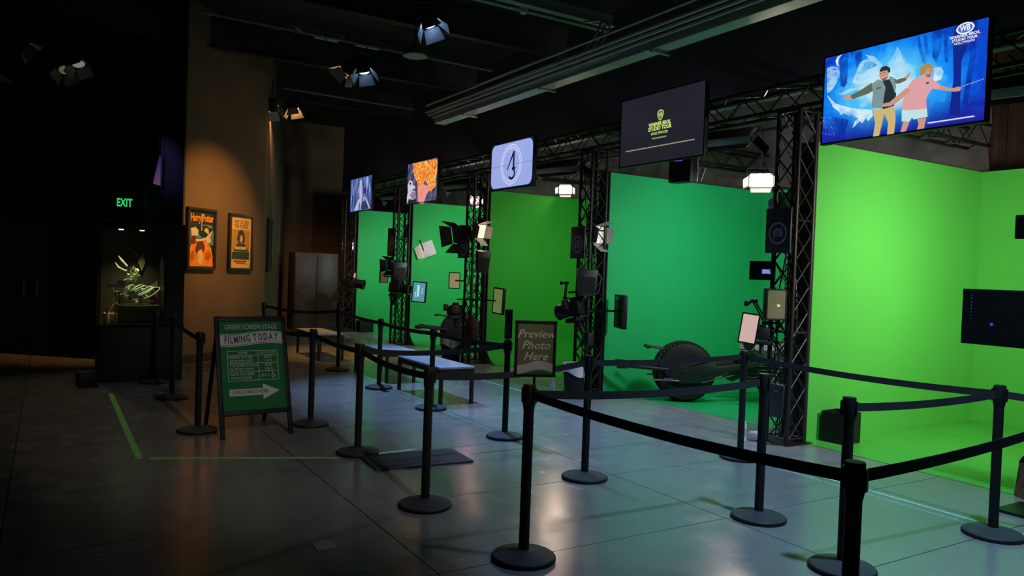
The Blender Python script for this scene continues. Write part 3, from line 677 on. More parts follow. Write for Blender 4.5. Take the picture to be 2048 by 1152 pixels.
# --- dark logo screen
t, W, H, loc = tv('dark screen showing a yellow-green studio tour logo', [(1243, 205), (1410, 160), (1408, 306), (1241, 337)])
MB().box((0, 0, -.002), (W, H, .006)).build('display', mat('screen_dim', (.012, .012, .014), .2, emit=1, ecol=lin((33, 33, 42)), var=0), t)
F2 = Flat(.0012); YG = scr('logo_yellow_green', (190, 215, 120)); DM = scr('logo_dim', (95, 115, 60))
x, y = loc(1321, 230); shield(F2, x, y, .07, YG, DM)
x, y = loc(1319.5, 249); F2.text('WARNER BROS.', .062, x, y+.012, YG, bold=.003, maxw=.40)
x, y = loc(1319.5, 256.5); F2.text('STUDIO TOUR', .066, x, y+.004, YG, bold=.003, maxw=.42)
x, y = loc(1319, 265.5); F2.text('HOLLYWOOD', .044, x, y, YG, bold=.001, maxw=.30)
x, y = loc(1318.5, 275); F2.poly([(x-.13, y-.007), (x+.13, y-.007), (x+.13, y+.007), (x-.13, y+.007)], scr('fine_print', (150, 165, 110)))
a_, b_ = loc(1252, 304), loc(1391, 278); ym = (a_[1]+b_[1])/2
for i in range(12):
    u0 = a_[0]+(b_[0]-a_[0])*i/12; u1 = a_[0]+(b_[0]-a_[0])*(i+.93)/12; F2.poly([(u0, ym-.007), (u1, ym-.007), (u1, ym+.007), (u0, ym+.007)], scr('fine_print2', (140, 150, 125)))
F2.build('picture', t)
# --- countdown screen
t, W, H, loc = tv('pale blue film countdown screen with overlapping numerals in a circle', [(983, 291), (1068, 272), (1065, 369), (981, 382)])
MB().box((0, 0, -.002), (W, H, .006)).build('display', mat('screen_navy', (.01, .01, .012), .25, emit=1, ecol=lin((10, 18, 45)), var=0), t)
F3 = Flat(.0012); PB = scr('periwinkle', (152, 168, 228)); PW = scr('periwinkle_white', (205, 214, 248)); NV = scr('navy_ink', (14, 22, 48)); MG = scr('grey_blue', (105, 118, 168))
R_ = .12; pts = []
for cx, cy, a0 in ((W/2-R_-.02, H/2-R_-.02, 0), (-W/2+R_+.02, H/2-R_-.02, 90), (-W/2+R_+.02, -H/2+R_+.02, 180), (W/2-R_-.02, -H/2+R_+.02, 270)):
    for i in range(6): an = math.radians(a0+i*18); pts.append((cx+R_*math.cos(an), cy+R_*math.sin(an)))
F3.poly(pts, PB); F3.ring(H*.43, H*.405, 0, 0, PW); F3.ring(H*.37, H*.345, 0, 0, PW)
F3.poly([(-W/2+.03, -.004), (W/2-.03, -.004), (W/2-.03, .003), (-W/2+.03, .003)], MG); F3.poly([(-.003, -H/2+.05), (.003, -H/2+.05), (.003, H/2-.05), (-.003, H/2-.05)], PW)
F3.poly([(-.13, -.08), (.06, .21), (.105, .21), (.105, -.05), (.145, -.05), (.145, -.085), (.105, -.085), (.03, -.085), (.03, -.05), (.058, -.05), (.058, .13), (-.085, -.055), (-.085, -.08)], NV)
arc = [(.03+.11*math.cos(a), -.15+.10*math.sin(a)) for a in [math.radians(90-i*22) for i in range(12)]]
F3.poly(arc+[(.03+(x-.03)*.62, -.15+(y+.15)*.60) for x, y in arc[::-1]], NV)
F3.build('picture', t)
# --- fire screen
t, W, H, loc = tv('screen showing an orange explosion behind a rider', [(817, 328), (876, 315), (874, 399), (813, 409)])
def bg4(nt, tc, b):
    n = nt.nodes.new('ShaderNodeTexNoise'); n.inputs['Scale'].default_value = 6; n.inputs['Detail'].default_value = 5; nt.links.new(tc.outputs['Object'], n.inputs['Vector'])
    r = ramp(nt, [(.3, (45, 40, 75)), (.55, (85, 78, 115)), (.75, (140, 135, 160))]); nt.links.new(n.outputs[0], r.inputs[0]); nt.links.new(r.outputs[0], b.inputs['Emission Color'])
MB().box((0, 0, -.002), (W, H, .006)).build('display', shader_screen('smoky_violet_picture', bg4), t)
def fire(nt, tc, b):
    n = nt.nodes.new('ShaderNodeTexNoise'); n.inputs['Scale'].default_value = 9; n.inputs['Detail'].default_value = 6; n.inputs['Distortion'].default_value = 1.5; nt.links.new(tc.outputs['Object'], n.inputs['Vector'])
    r = ramp(nt, [(.3, (190, 70, 30)), (.48, (240, 140, 50)), (.6, (250, 190, 90)), (.75, (255, 235, 190))]); nt.links.new(n.outputs[0], r.inputs[0]); nt.links.new(r.outputs[0], b.inputs['Emission Color'])
FIRE = shader_screen('fire_picture', fire)
c4 = lambda pts: [loc(660+x/5.01, 330+y/5.01) for x, y in pts]
F4 = Flat(.0012); PWH = scr('rider_pale', (205, 200, 215)); PGR = scr('rider_grey', (140, 130, 150)); PDK = scr('rider_dark', (38, 34, 48)); PKF = scr('pink_flame', (235, 150, 140))
q = loc(848, 322)
tl, trr = loc(826, 327), loc(875, 317)
F4.poly([tl, *c4([(835, 60), (850, 130), (875, 170), (880, 260), (880, 310), (905, 330), (920, 260), (935, 190), (960, 150), (985, 210), (1000, 225), (1020, 190), (1060, 130), (1075, 60)]), trr], FIRE)
F4.poly(c4([(880, 300), (910, 180), (930, 160), (925, 230), (905, 300), (930, 360), (880, 370)]), PKF)
F4.poly(c4([(930, 190), (990, 215), (1010, 235), (965, 300), (940, 385), (895, 385), (915, 300)]), PKF)
F4.poly(c4([(985, 225), (1060, 140), (1060, 215), (1030, 240), (1010, 275)]), FIRE)
F4.poly(c4([(780, 200), (800, 150), (825, 165), (830, 200), (855, 215), (850, 235), (820, 250), (800, 260), (785, 290)]), PWH)
F4.poly(c4([(795, 190), (805, 172), (817, 185), (810, 205)]), PDK)
F4.poly(c4([(778, 290), (820, 250), (855, 265), (862, 330), (835, 350), (790, 340), (772, 385), (768, 350)]), PWH)
F4.poly(c4([(800, 300), (830, 262), (858, 275), (862, 335), (830, 355)]), PGR)
F4.poly(c4([(780, 385), (800, 340), (835, 352), (862, 335), (862, 372), (800, 390)]), PDK)
F4.build('picture', t)
# --- farthest screen
t, W, H, loc = tv('farthest screen showing a blue and white city street', [(702, 358), (744, 352), (743, 418), (700, 424)])
def bg5(nt, tc, b):
    mp = nt.nodes.new('ShaderNodeMapping'); mp.inputs['Scale'].default_value = (9, 1.6, 1); nt.links.new(tc.outputs['Object'], mp.inputs[0])
    n = nt.nodes.new('ShaderNodeTexNoise'); n.inputs['Scale'].default_value = 1.6; n.inputs['Detail'].default_value = 5; nt.links.new(mp.outputs[0], n.inputs['Vector'])
    r = ramp(nt, [(.32, (14, 22, 70)), (.47, (50, 75, 140)), (.58, (120, 140, 200)), (.72, (215, 215, 240))]); nt.links.new(n.outputs[0], r.inputs[0]); nt.links.new(r.outputs[0], b.inputs['Emission Color'])
MB().box((0, 0, -.002), (W, H, .006)).build('display', shader_screen('city_street_picture', bg5), t)
F5 = Flat(.0012); T1 = scr('tower_pale', (190, 180, 190)); T2 = scr('tower_blue', (35, 50, 120)); T3 = scr('street_pale', (185, 185, 225)); T4 = scr('ground_blue', (45, 62, 100))
U = lambda pts: [(x*W/2, y*H/2) for x, y in pts]
F5.poly(U([(-.05, .9), (.1, .75), (.12, -.1), (.02, -.5), (-.1, -.5), (-.15, .3)]), T1); F5.poly(U([(.3, .3), (.55, .35), (.5, 0), (.3, 0)]), T2); F5.poly(U([(.55, .95), (.62, .95), (.6, .2), (.53, .2)]), T3)
F5.poly(U([(-.6, -.95), (-.2, -.95), (-.05, -.3), (-.2, -.3)]), T3); F5.poly(U([(.0, -.95), (.95, -.95), (.95, -.75), (.2, -.4)]), T4); F5.poly(U([(.35, -.2), (.45, -.2), (.9, -.9), (.8, -.95)]), T1); F5.poly(U([(-.05, -.95), (.05, -.95), (.1, -.35), (.02, -.3)]), T3)
F5.build('picture', t)
# dark fixture hanging under the logo screen
p = P(1367, 338, X=6.75)
t = thing('hanging_light_box', 'black light head with blue readout hanging under the logo screen', 'stage light', M=frame(p, (-1, -.15, 0)))
MB().box((0, 0, 0), (.34, .34, .16)).box((0, .2, 0), (.26, .08, .12)).build('housing', BLACK, t, bevel=.012)
mb = MB(); mb.box((-.02, .10, .0815), (.11, .022, .002)).box((.055, .105, .0815), (.02, .014, .002)); mb.build('readout', scr('readout_blue', (88, 92, 235)), t)
MB().tube([(-.2, -.05, 0), (-.2, .28, 0), (.2, .28, 0), (.2, -.05, 0)], .01, 6).build('yoke', BLKM, t)
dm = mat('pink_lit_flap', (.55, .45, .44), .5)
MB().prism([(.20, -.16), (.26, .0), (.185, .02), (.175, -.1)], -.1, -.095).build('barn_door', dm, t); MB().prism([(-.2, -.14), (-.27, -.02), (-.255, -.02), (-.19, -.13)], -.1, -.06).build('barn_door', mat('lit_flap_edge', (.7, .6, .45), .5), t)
MB().cyl((0, .28, 0), (0, .36, 0), .012, n=8).build('hanging_arm', BLKM, t)
# ================================================================== POSTERS
def poster(label, s0, s1, z0, z1, off=0.02, side=None):
    c2 = A0+d*((s0+s1)/2)+nn*.0; W, H = s1-s0, z1-z0
    t = thing('framed_poster', label, 'poster', M=frame((c2.x+nn.x*.03, c2.y+nn.y*.03, (z0+z1)/2), (nn.x, nn.y, 0)), group='framed posters')
    for x_, y_, a_, b_ in ((0, H/2, W+.05, .05), (0, -H/2, W+.05, .05), (W/2, 0, .05, H), (-W/2, 0, .05, H)): MB().box((x_, y_, 0), (a_, b_, .06)).build('frame_side', mat('dark_frame', (.03, .025, .022), .35), t, bevel=.004)
    return t, W, H
def pmat(name, rgb): return mat('print_'+name, lin(rgb), .55, var=.18, scale=25)
ORG, ORD, DGN, YEL, WHP, TEA, BRN, OLG = [pmat(*a) for a in (('orange', (250, 150, 40)), ('burnt_orange', (205, 95, 30)), ('dark_green', (28, 52, 38)), ('yellow', (245, 205, 120)), ('white', (225, 215, 195)), ('teal', (95, 140, 135)), ('brown', (105, 55, 25)), ('olive', (110, 95, 40)))]
t, W, H = poster('framed poster with an orange title on green beside the black pillar', .06, .66, 1.55, 2.51)
F = Flat(.004); F.z = .004
MB().box((0, 0, 0), (W-.02, H-.02, .008)).build('print', DGN, t)
Q = lambda pts: [(x*W/2*.92, y*H/2*.95) for x, y in pts]
F.poly(Q([(-1, .25), (-.4, .3), (-.1, .1), (.2, .15), (1, .3), (1, -.2), (-1, -.2)]), TEA)
F.poly(Q([(-.9, .35), (-.5, .42), (-.25, .3), (-.3, .12), (-.75, .08)]), WHP)
F.poly(Q([(-1, -.98), (-1, -.45), (-.75, -.1), (-.5, -.05), (-.35, -.2), (-.1, -.1), (.2, -.02), (.5, -.12), (.8, -.3), (.95, -.6), (1, -.98)]), ORG)
F.poly(Q([(-.9, -.05), (-.7, .12), (-.5, .1), (-.35, -.05), (-.55, -.2), (-.85, -.2)]), BRN)
F.poly(Q([(-.35, -.1), (-.1, .02), (.15, -.08), (.3, -.3), (.2, -.5), (.05, -.35), (-.15, -.4), (-.35, -.6), (-.5, -.4)]), BRN)
F.poly(Q([(-.32, -.5), (-.1, -.38), (.15, -.5), (.18, -.75), (-.02, -.95), (-.25, -.8)]), YEL)
F.poly(Q([(.3, -.5), (.7, -.4), (.85, -.62), (.6, -.8), (.35, -.72)]), ORD); F.poly(Q([(-.95, -.55), (-.6, -.4), (-.5, -.7), (-.8, -.85)]), ORD)
F.poly(Q([(-.5, -.02), (-.1, 0), (.3, .05), (.6, .18), (.95, .38), (.7, .08), (.8, -.08), (.5, -.15), (.35, -.02), (-.1, -.08), (-.45, -.1)]), WHP)
F.poly(Q([(.2, .32), (.35, .42), (.55, .36), (.6, .2), (.3, .2)]), YEL); F.poly(Q([(-.1, .22), (.2, .3), (.5, .2), (.4, .08), (0, .06)]), DGN)
F.poly(Q([(-.06, .9), (0, .9), (.02, .3), (-.04, .3)]), WHP)
F.text('Harry Potter', .17, 0, H*.355, ORG, bold=.006, maxw=W*.86); F.poly(Q([(.1, .52), (.85, .50), (.85, .485), (.1, .505)]), WHP); F.poly(Q([(.45, .45), (.85, .44), (.85, .425), (.45, .435)]), WHP)
F.build('artwork', t)
t, W, H = poster('framed sepia wanted poster with a dark portrait on the brown wall', 1.03, 1.60, 1.55, 2.49)
PAR = pmat('parchment', (232, 188, 110)); SEP = pmat('sepia', (185, 140, 60)); INK = pmat('ink', (62, 58, 42)); GN = pmat('forest', (45, 72, 35)); RED = pmat('red_line', (150, 70, 40)); PLE = pmat('pale_ink', (215, 180, 130))
MB().box((0, 0, 0), (W-.02, H-.02, .008)).build('print', PAR, t); F = Flat(.004); F.z = .004
F.poly(Q([(-.85, .5), (.85, .5), (.85, -.68), (-.85, -.68)]), SEP)
F.poly(Q([(-.25, .42), (-.05, .5), (.2, .48), (.36, .3), (.4, .1), (.3, -.02), (-.25, -.02), (-.4, .15)]), INK); F.poly(Q([(-.08, .25), (.12, .3), (.2, .12), (.05, -.02), (-.1, .05)]), PLE)
F.poly(Q([(-.6, -.2), (-.3, -.04), (.35, -.04), (.65, -.2), (.7, -.35), (-.65, -.35)]), INK); F.poly(Q([(-.85, -.38), (.85, -.36), (.85, -.66), (-.85, -.66)]), GN)
F.text('HAVE YOU SEEN', .1, 0, H*.375, INK, maxw=W*.66); F.text('THIS WIZARD', .1, 0, H*.295, INK, maxw=W*.6); F.poly(Q([(-.6, -.16), (.6, -.16), (.55, -.28), (-.55, -.28)]), PLE)
F.poly(Q([(-.7, -.71), (.6, -.71), (.6, -.77), (-.7, -.77)]), RED); F.poly(Q([(-.45, -.80), (.45, -.80), (.45, -.83), (-.45, -.83)]), RED)
F.build('artwork', t)
bd = Vector((.30, .954)).normalized(); bn = Vector((bd.y, -bd.x)); c2 = B0+bd*1.15
t = thing('framed_poster', 'framed poster seen almost edge on at the brown wall corner', 'poster', M=frame((c2.x+bn.x*.03, c2.y+bn.y*.03, 2.03), (bn.x, bn.y, 0)), group='framed posters')
for x_, y_, a_, b_ in ((0, .5, .72, .05), (0, -.5, .72, .05), (.34, 0, .05, 1.0), (-.34, 0, .05, 1.0)): MB().box((x_, y_, 0), (a_, b_, .08)).build('frame_side', MATS['dark_frame'], t, bevel=.004)
MB().box((0, 0, 0), (.64, .96, .01)).build('print', pmat('grey_print', (120, 120, 125)), t)

# ================================================================== LEFT SIDE: EXIT SIGN, CASE, CLOTH
p = P(249, 406, Y=16.4)
t = thing('exit_sign', 'glowing green EXIT sign on the dark wall', 'sign', M=frame(p, (0, -1, 0)))
MB().box((0, 0, -.04), (.36, .24, .06)).build('housing', BLACK, t, bevel=.006)
MB().box((0, .13, -.06), (.05, .06, .04)).build('mount', BLACK, t)
mb = MB(); text(mb, 'EXIT', .215, 0, 0, -.008, bold=.006, maxw=.265); mb.build('lettering', mat('exit_green', (.0, .3, .1), .4, emit=.75, ecol=lin((50, 235, 125)), var=0), t)
door = struct(MB().box((-.25, 16.47, 1.15), (1.7, .06, 2.3)).build('door_1', mat('dark_door', (.016, .015, .014), .5)), 'dark double door in the exit wall')
MB().box((-.25, 16.435, 1.15), (.012, .012, 2.3)).build('door_gap', BLACK, door)
for s_ in (-1, 1): MB().box((-.25+s_*.1, 16.42, 1.05), (.03, .05, .3)).build('door_handle', STEEL, door)
t = thing('display_case', 'glass display case of props on a black plinth', 'display case', (0, 0, 0))
x0, x1, y0, y1 = .60, 1.64, 11.46, 12.16
MB().box(((x0+x1)/2, (y0+y1)/2, .37), (x1-x0, y1-y0, .74)).build('plinth', BLACK, t, bevel=.008)
MB().box(((x0+x1)/2, (y0+y1)/2, .765), (x1-x0+.02, y1-y0+.02, .03)).build('plinth_top', mat('black_gloss', (.02, .02, .02), .15), t)
vx1 = 1.38
MB().box(((x0+vx1)/2, (y0+y1)/2, 2.12), (vx1-x0, y1-y0, .10)).build('lid', BLACK, t, bevel=.004)
MB().box(((vx1+x1)/2, (y0+y1)/2, 1.47), (x1-vx1, y1-y0, 1.38)).build('side_panel', BLACK, t)
GL = bpy.data.materials.new('case_glass'); GL.use_nodes = True; nt = GL.node_tree; b_ = nt.nodes['Principled BSDF']; b_.inputs['Base Color'].default_value = (.9, 1, .95, 1)
b_.inputs['Roughness'].default_value = .02; b_.inputs['Transmission Weight'].default_value = 1; b_.inputs['IOR'].default_value = 1.05; b_.inputs['Specular IOR Level'].default_value = .5
MB().box(((x0+vx1)/2, y0+.006, 1.425), (vx1-x0, .006, 1.29)).build('glass_pane', GL, t); MB().box((x0+.006, (y0+y1)/2, 1.425), (.006, y1-y0, 1.29)).build('glass_pane', GL, t)
for xx_, yy_ in ((x0+.006, y0+.006), (x0+.006, y1-.006)): MB().box((xx_, yy_, 1.425), (.012, .012, 1.29)).build('corner_post', mat('bronze_trim', (.16, .11, .06), .35, .6), t)
MB().box(((x0+vx1)/2, y1-.02, 1.425), (vx1-x0, .02, 1.29)).build('back_panel', mat('dark_brown_lining', (.05, .032, .018), .7), t)
for lx_, pw_r, col_ in ((.86, 7.0, (1, .80, .45)), (1.12, 8.5, (.95, 1, .66))):
    MB().lathe([(.0, 0), (.028, 0), (.034, .012)], 14, Matrix.Translation((lx_, 11.76, 2.055))).build('downlight', mat('case_lamp', (.8, .8, .7), .4, emit=1.6, ecol=(1, .9, .65)), t)
    ld = bpy.data.lights.new('downlight', 'SPOT'); ld.energy = pw_r*3; ld.color = col_; ld.spot_size = 1.5; ld.spot_blend = .8; ld.shadow_soft_size = .03
    lo = bpy.data.objects.new('downlight', ld); COL.objects.link(lo); lo.parent = t; lo.location = (lx_, 11.76, 2.05)
def ptag(name, mb, m, label, cat): return tag(mb.build(name, m), label, cat)
t = thing('prop_pedestal', 'brown stepped pedestal inside the display case', 'pedestal', (0, 0, 0))
MB().box((1.10, 11.86, .905), (.52, .44, .25)).build('upper_step', mat('brown_pedestal', (.10, .07, .035), .6), t, bevel=.004)
MB().box((.76, 11.84, .845), (.16, .40, .13)).build('lower_step', mat('tan_pedestal', (.45, .26, .12), .6), t, bevel=.004)
VINE = mat('pale_green_vine', (.52, .62, .38), .55); t = thing('vine_tangle', 'tangle of pale green vines lying on the pedestal', 'prop', (1.08, 11.8, 1.04))
for k in range(9):
    ph = random.random()*6; R1, R2 = random.uniform(.10, .24), random.uniform(.04, .13); ox = random.uniform(-.06, .06)
    pts = [(ox+R1*math.cos(a+ph)*(1+.2*math.sin(3*a)), .10*math.sin(a*2+ph), .14+R2*math.sin(a)+.02*math.sin(4*a+ph)) for a in [i*.24 for i in range(24)]]
    MB().tube(pts, [.011-.006*i/24 for i in range(24)], 6).build('vine', VINE, t)
MB().tube([(-.22, 0, .03), (-.29, 0, -.02), (-.33, 0, -.10), (-.34, 0, -.14)], [.012, .012, .01, .01], 6).build('vine', VINE, t)
MB().lathe([(0, 0), (.05, 0), (.03, .02), (.02, .06), (0, .07)], 12, Matrix.Translation((0, 0, .012))).build('root', VINE, t)
t = thing('leafy_creature', 'pale green leafy mounted prop in the middle of the display case', 'prop', (1.0, 11.84, 1.04))
LEAF = mat('pale_leaf', (.55, .66, .30), .5)
MB().cyl((0, .08, .0), (0, .06, .5), .008, n=8).build('stand', BLKM, t)
for k in range(46):
    a, b2 = random.uniform(0, 6.28), random.uniform(-1, 1); r = random.uniform(.02, .085)
    c3 = Vector((.02+r*math.cos(a), r*.6*math.sin(a), .42+b2*.09)); M = Matrix.Translation(c3) @ Matrix.Rotation(random.uniform(0, 6), 4, (random.random()-.5, random.random()-.5, random.random()-.4))
    MB().prism([(0, -.028), (.012, -.008), (.009, .012), (0, .034), (-.009, .012), (-.012, -.008)], -.001, .001, M).build('leaf', LEAF, t)
for pts in ([(-.05, 0, .52), (-.12, 0, .60), (-.16, 0, .66)], [(-.06, 0, .45), (-.16, 0, .50), (-.2, 0, .57)], [(-.04, 0, .35), (-.11, 0, .30), (-.13, 0, .25), (-.06, 0, .22)]): MB().tube(pts, [.014, .017, .006] if len(pts) == 3 else [.01]*4, 7).build('stalk', VINE, t)
MB().lathe([(0, -.06), (.02, -.04), (.028, 0), (.02, .05), (0, .07)], 10, Matrix.Translation((-.02, 0, .2)) @ Matrix.Rotation(.7, 4, 'Y')).build('pod', LEAF, t)
MB().box((0, 0, .15), (.32, .12, .012)).box((-.13, .04, .07), (.02, .02, .15)).box((.13, .04, .07), (.02, .02, .15)).build('shelf', BLKM, t)
t = thing('name_card', 'pinkish display card at the left of the display case', 'card', M=frame((.80, 11.60, 1.32), (0, -1, .2)))
MB().prism([(-.11, -.05), (.12, -.05), (.12, .05), (.02, .05), (.02, -.01), (-.08, -.01), (-.08, .045), (-.11, .045)], -.002, .002).build('card', mat('pink_card', (.75, .50, .38), .6), t)
MB().cyl((0, -.06, -.03), (0, -.47, -.10), .004, n=6).build('stand', BLKM, t)
t = thing('starred_pennant', 'brown pennant with a pale star at the right of the display case', 'pennant', (1.28, 11.9, 1.03))
MB().prism([(-.10, .20), (.07, .34), (.07, -.0), (-.02, 0)], -.006, .006, Matrix.Rotation(math.pi/2, 4, 'X')).build('cloth', mat('rust_cloth', (.34, .13, .05), .7), t)
st_ = [(.03*math.cos(math.pi/2+i*math.pi/5)*(1 if i % 2 == 0 else .42)+.02, .16+.03*math.sin(math.pi/2+i*math.pi/5)*(1 if i % 2 == 0 else .42)) for i in range(10)]
MB().prism(st_, .006, .009, Matrix.Rotation(math.pi/2, 4, 'X')).build('star', WHITE, t)
t = thing('amber_bottle', 'small amber bottle at the lower left of the display case', 'bottle', (.70, 11.58, .78))
MB().lathe([(0, 0), (.03, 0), (.034, .02), (.034, .10), (.014, .14), (.014, .17), (0, .17)], 14).build('glass_body', mat('amber_glass', (.65, .38, .10), .2), t); MB().lathe([(.016, .165), (.016, .19), (0, .19)], 10).build('stopper', mat('cork', (.4, .28, .15), .8), t)
t = thing('diamond_plaque', 'gold diamond plaque behind the leafy prop in the display case', 'plaque', M=frame((1.16, 12.08, 1.62), (0, -1, 0)))
MB().prism([(-.055, 0), (0, -.13), (.04, .0), (.01, .14)], -.01, .01).build('plate', mat('dull_gold', (.35, .24, .09), .45, .4), t); MB().cyl((-.2, .22, .0), (-.03, .06, 0), .006, n=6).build('rod', mat('dull_rod', (.3, .25, .16), .5), t)
t = thing('violet_banner', 'violet-lit cloth edge peeking out left of the black pillar', 'banner', (0, 0, 0))
a_, b_, c_ = P(319, 312, Y=13.4), P(306, 367, Y=13.4), P(321, 372, Y=13.4)
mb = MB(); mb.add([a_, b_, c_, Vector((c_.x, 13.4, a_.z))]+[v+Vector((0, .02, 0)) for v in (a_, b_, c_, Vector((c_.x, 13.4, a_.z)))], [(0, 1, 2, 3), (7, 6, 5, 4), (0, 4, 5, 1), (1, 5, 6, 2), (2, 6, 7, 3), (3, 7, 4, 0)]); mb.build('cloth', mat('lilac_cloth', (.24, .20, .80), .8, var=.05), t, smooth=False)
MB().cyl((a_.x, 13.41, a_.z), (a_.x, 13.41, 5.8), .006, n=6).build('cord', BLKM, t)
t = thing('low_box', 'low dark box on the floor left of the display case', 'box', (.47, 11.25, 0), rz=.15)
MB().box((0, 0, .09), (.22, .26, .18)).build('body', BLACK, t, bevel=.006); MB().box((0, 0, .187), (.23, .27, .014)).build('lid', BLACK, t, bevel=.003)
# grey cabinet at the far end
t = thing('storage_cabinet', 'tall grey two-door storage cabinet at the far end', 'cabinet', (5.82, 19.35, 0))
CABM = mat('grey_cabinet_paint', (.032, .032, .03), .5, .1)
MB().box((0, 0, 1.0), (1.10, .62, 1.96)).build('body', CABM, t, bevel=.006)
for s_ in (-1, 1):
    dd_ = MB().box((s_*.272, -.325, 1.02), (.528, .025, 1.84)).build('door', CABM, t, bevel=.004)
    MB().lathe([(0, 0), (.012, 0), (.012, .03), (.02, .035), (.02, .05), (0, .05)], 12, Matrix.Translation((s_*.272-.12*1, -.337, 1.0)) @ Matrix.Rotation(math.pi/2, 4, 'X')).build('knob', STEEL, dd_)
    MB().box((s_*.45, 0, .01), (.06, .5, .02)).build('foot', BLACK, t)
# ================================================================== PROP MOTORCYCLES
TYRE = mat('black_tyre_rubber', (.014, .012, .010), .6, spec=.35, bump=.2, scale=40); MOTO = mat('gunmetal_prop_paint', (.016, .015, .016), .45, .1); CHR = mat('worn_chrome', (.42, .40, .38), .25, .9); FAIR = mat('grey_fairing', (.26, .25, .25), .35, .3)
def fat_wheel(t, cx, R=.40, wd=.44):
    M = Matrix.Translation((cx, 0, R)) @ Matrix.Rotation(math.pi/2, 4, 'X')
    h = wd/2
    wt = MB().lathe([(R*.52, -h*.92), (R*.72, -h), (R*.9, -h*.93), (R*.985, -h*.62), (R, -h*.2), (R, h*.2), (R*.985, h*.62), (R*.9, h*.93), (R*.72, h), (R*.52, h*.92)], 48, M).build('tyre', TYRE, t)
    mb = MB()
    for i in range(44):
        a = 2*math.pi*i/44
        for j, zz in enumerate((-.6, -.3, 0, .3, .6)):
            rr = R*(1.0 if abs(zz) < .5 else .985); a2 = a+(.07 if j % 2 else 0)
            mb.box((0, 0, 0), (.035, .014, wd*.12), M @ Matrix.Rotation(a2, 4, 'Z') @ Matrix.Translation((rr, 0, zz*h)) @ Matrix.Rotation(math.pi/2, 4, 'Z') @ Matrix.Rotation(.5 if j % 2 else -.5, 4, 'Y'))
    mb.build('tread', TYRE, wt, smooth=False)
    MB().lathe([(R*.54, -h*.8), (R*.45, -h*.85), (R*.2, -h*.95), (0, -h*.95)], 32, M).lathe([(0, h*.95), (R*.2, h*.95), (R*.45, h*.85), (R*.54, h*.8)], 32, M).lathe([(R*.5, -h*.8), (R*.5, h*.8)], 32, M).build('hub', MOTO, wt)
def moto(label, fwheel, fwd):
    rz = math.atan2(fwd[1], fwd[0])
    t = thing('prop_motorcycle', label, 'motorcycle', (fwheel[0], fwheel[1], 0.006), rz=rz, group='prop motorcycles')
    fat_wheel(t, 0); fat_wheel(t, -1.75)
    for s_ in (-1, 1):
        # swing plates beside the front wheel, stepped like armour
        MB().prism([(.22, .30), (.30, .42), (.05, .52), (-.10, .60), (-.30, .60), (-.42, .50), (-.95, .60), (-.95, .53), (-.40, .40), (-.30, .28), (.05, .26)], s_*.25-.012, s_*.25+.012, Matrix.Rotation(math.pi/2, 4, 'X')).build('side_plate', MOTO, t, bevel=.004)
        MB().bar((-.25, s_*.27, .34), (-1.1, s_*.2, .62), .03, .035).build('fork_arm', MOTO, t)
        MB().bar((-.2, s_*.275, .285), (-.62, s_*.27, .40), .012, .016).bar((-.05, s_*.275, .52), (-.3, s_*.275, .585), .012, .014).build('trim_strip', CHR, t)
        MB().cyl((.0, s_*.24, .42), (.80, s_*.20, .46), .026, .024, n=12).lathe([(.0, 0), (.036, 0), (.04, .02), (.04, .12), (.032, .14), (.012, .14)], 12, Matrix.Translation((.78, s_*.20, .459)) @ Matrix.Rotation(math.pi/2, 4, 'Y')).build('front_tube', MOTO, t)
        MB().cyl((.10, s_*.30, .30), (.46, s_*.29, .30), .012, n=8).box((.24, s_*.30, .315), (.12, .03, .03)).build('short_rod', CHR, t)
        MB().cyl((.28, s_*.10, .70), (.50, s_*.10, .72), .012, n=8).lathe([(0, 0), (.022, .01), (.022, .06), (0, .08)], 10, Matrix.Translation((.46, s_*.10, .717)) @ Matrix.Rotation(math.pi/2, 4, 'Y')).build('guard_peg', MOTO, t)
        MB().prism([(-.62, .30), (-.5, .36), (-.72, .50), (-.95, .50), (-1.0, .42), (-.82, .40)], s_*.16-.02, s_*.16+.02, Matrix.Rotation(math.pi/2, 4, 'X')).build('foot_bracket', MOTO, t)
        MB().cyl((-1.15, s_*.20, .55), (-1.75, s_*.27, .40), .035, n=10).build('rear_arm', MOTO, t)
        MB().tube([(-.95, s_*.05, .72), (-.90, s_*.26, .74), (-.98, s_*.38, .72)], .013, 8).build('handlebar', CHR, t)
    MB().lathe([(0, -.03), (.30, -.02), (.52, .16), (.50, .22), (.25, .30), (0, .31)], 20, Matrix.Translation((-1.25, 0, .62)) @ Matrix.Diagonal((1.0, .42, .75, 1))).build('fairing', FAIR, t)
    MB().prism([(-1.55, .66), (-1.0, .70), (-.92, .80), (-1.15, .88), (-1.6, .80), (-1.95, .88), (-2.0, .82)], -.11, .11, Matrix.Rotation(math.pi/2, 4, 'X')).build('seat', BLACK, t, bevel=.02)
    MB().box((-1.1, 0, .42), (.55, .26, .28)).box((-1.05, .0, .60), (.4, .2, .12)).build('engine_block', MOTO, t, bevel=.02)
    for i in range(5): MB().box((-1.1, 0, .32+i*.05), (.58, .3, .012)).build('cooling_fin', CHR, t)
    MB().lathe([(0, 0), (.075, .004), (.08, .012), (0, .016)], 20, Matrix.Translation((-.80, .30, .82)) @ Matrix.Rotation(1.4, 4, 'X')).cyl((-.90, .26, .74), (-.80, .30, .80), .008, n=6).build('mirror', BLACK, t)
    return t
moto('black fat-tyred prop motorcycle in the second stage beside the nearest tower', (7.45, 7.65), (-.82, .57))
moto('fat-tyred prop motorcycle in the fourth stage behind the third tower', (7.42, 14.2), (-.82, .57))

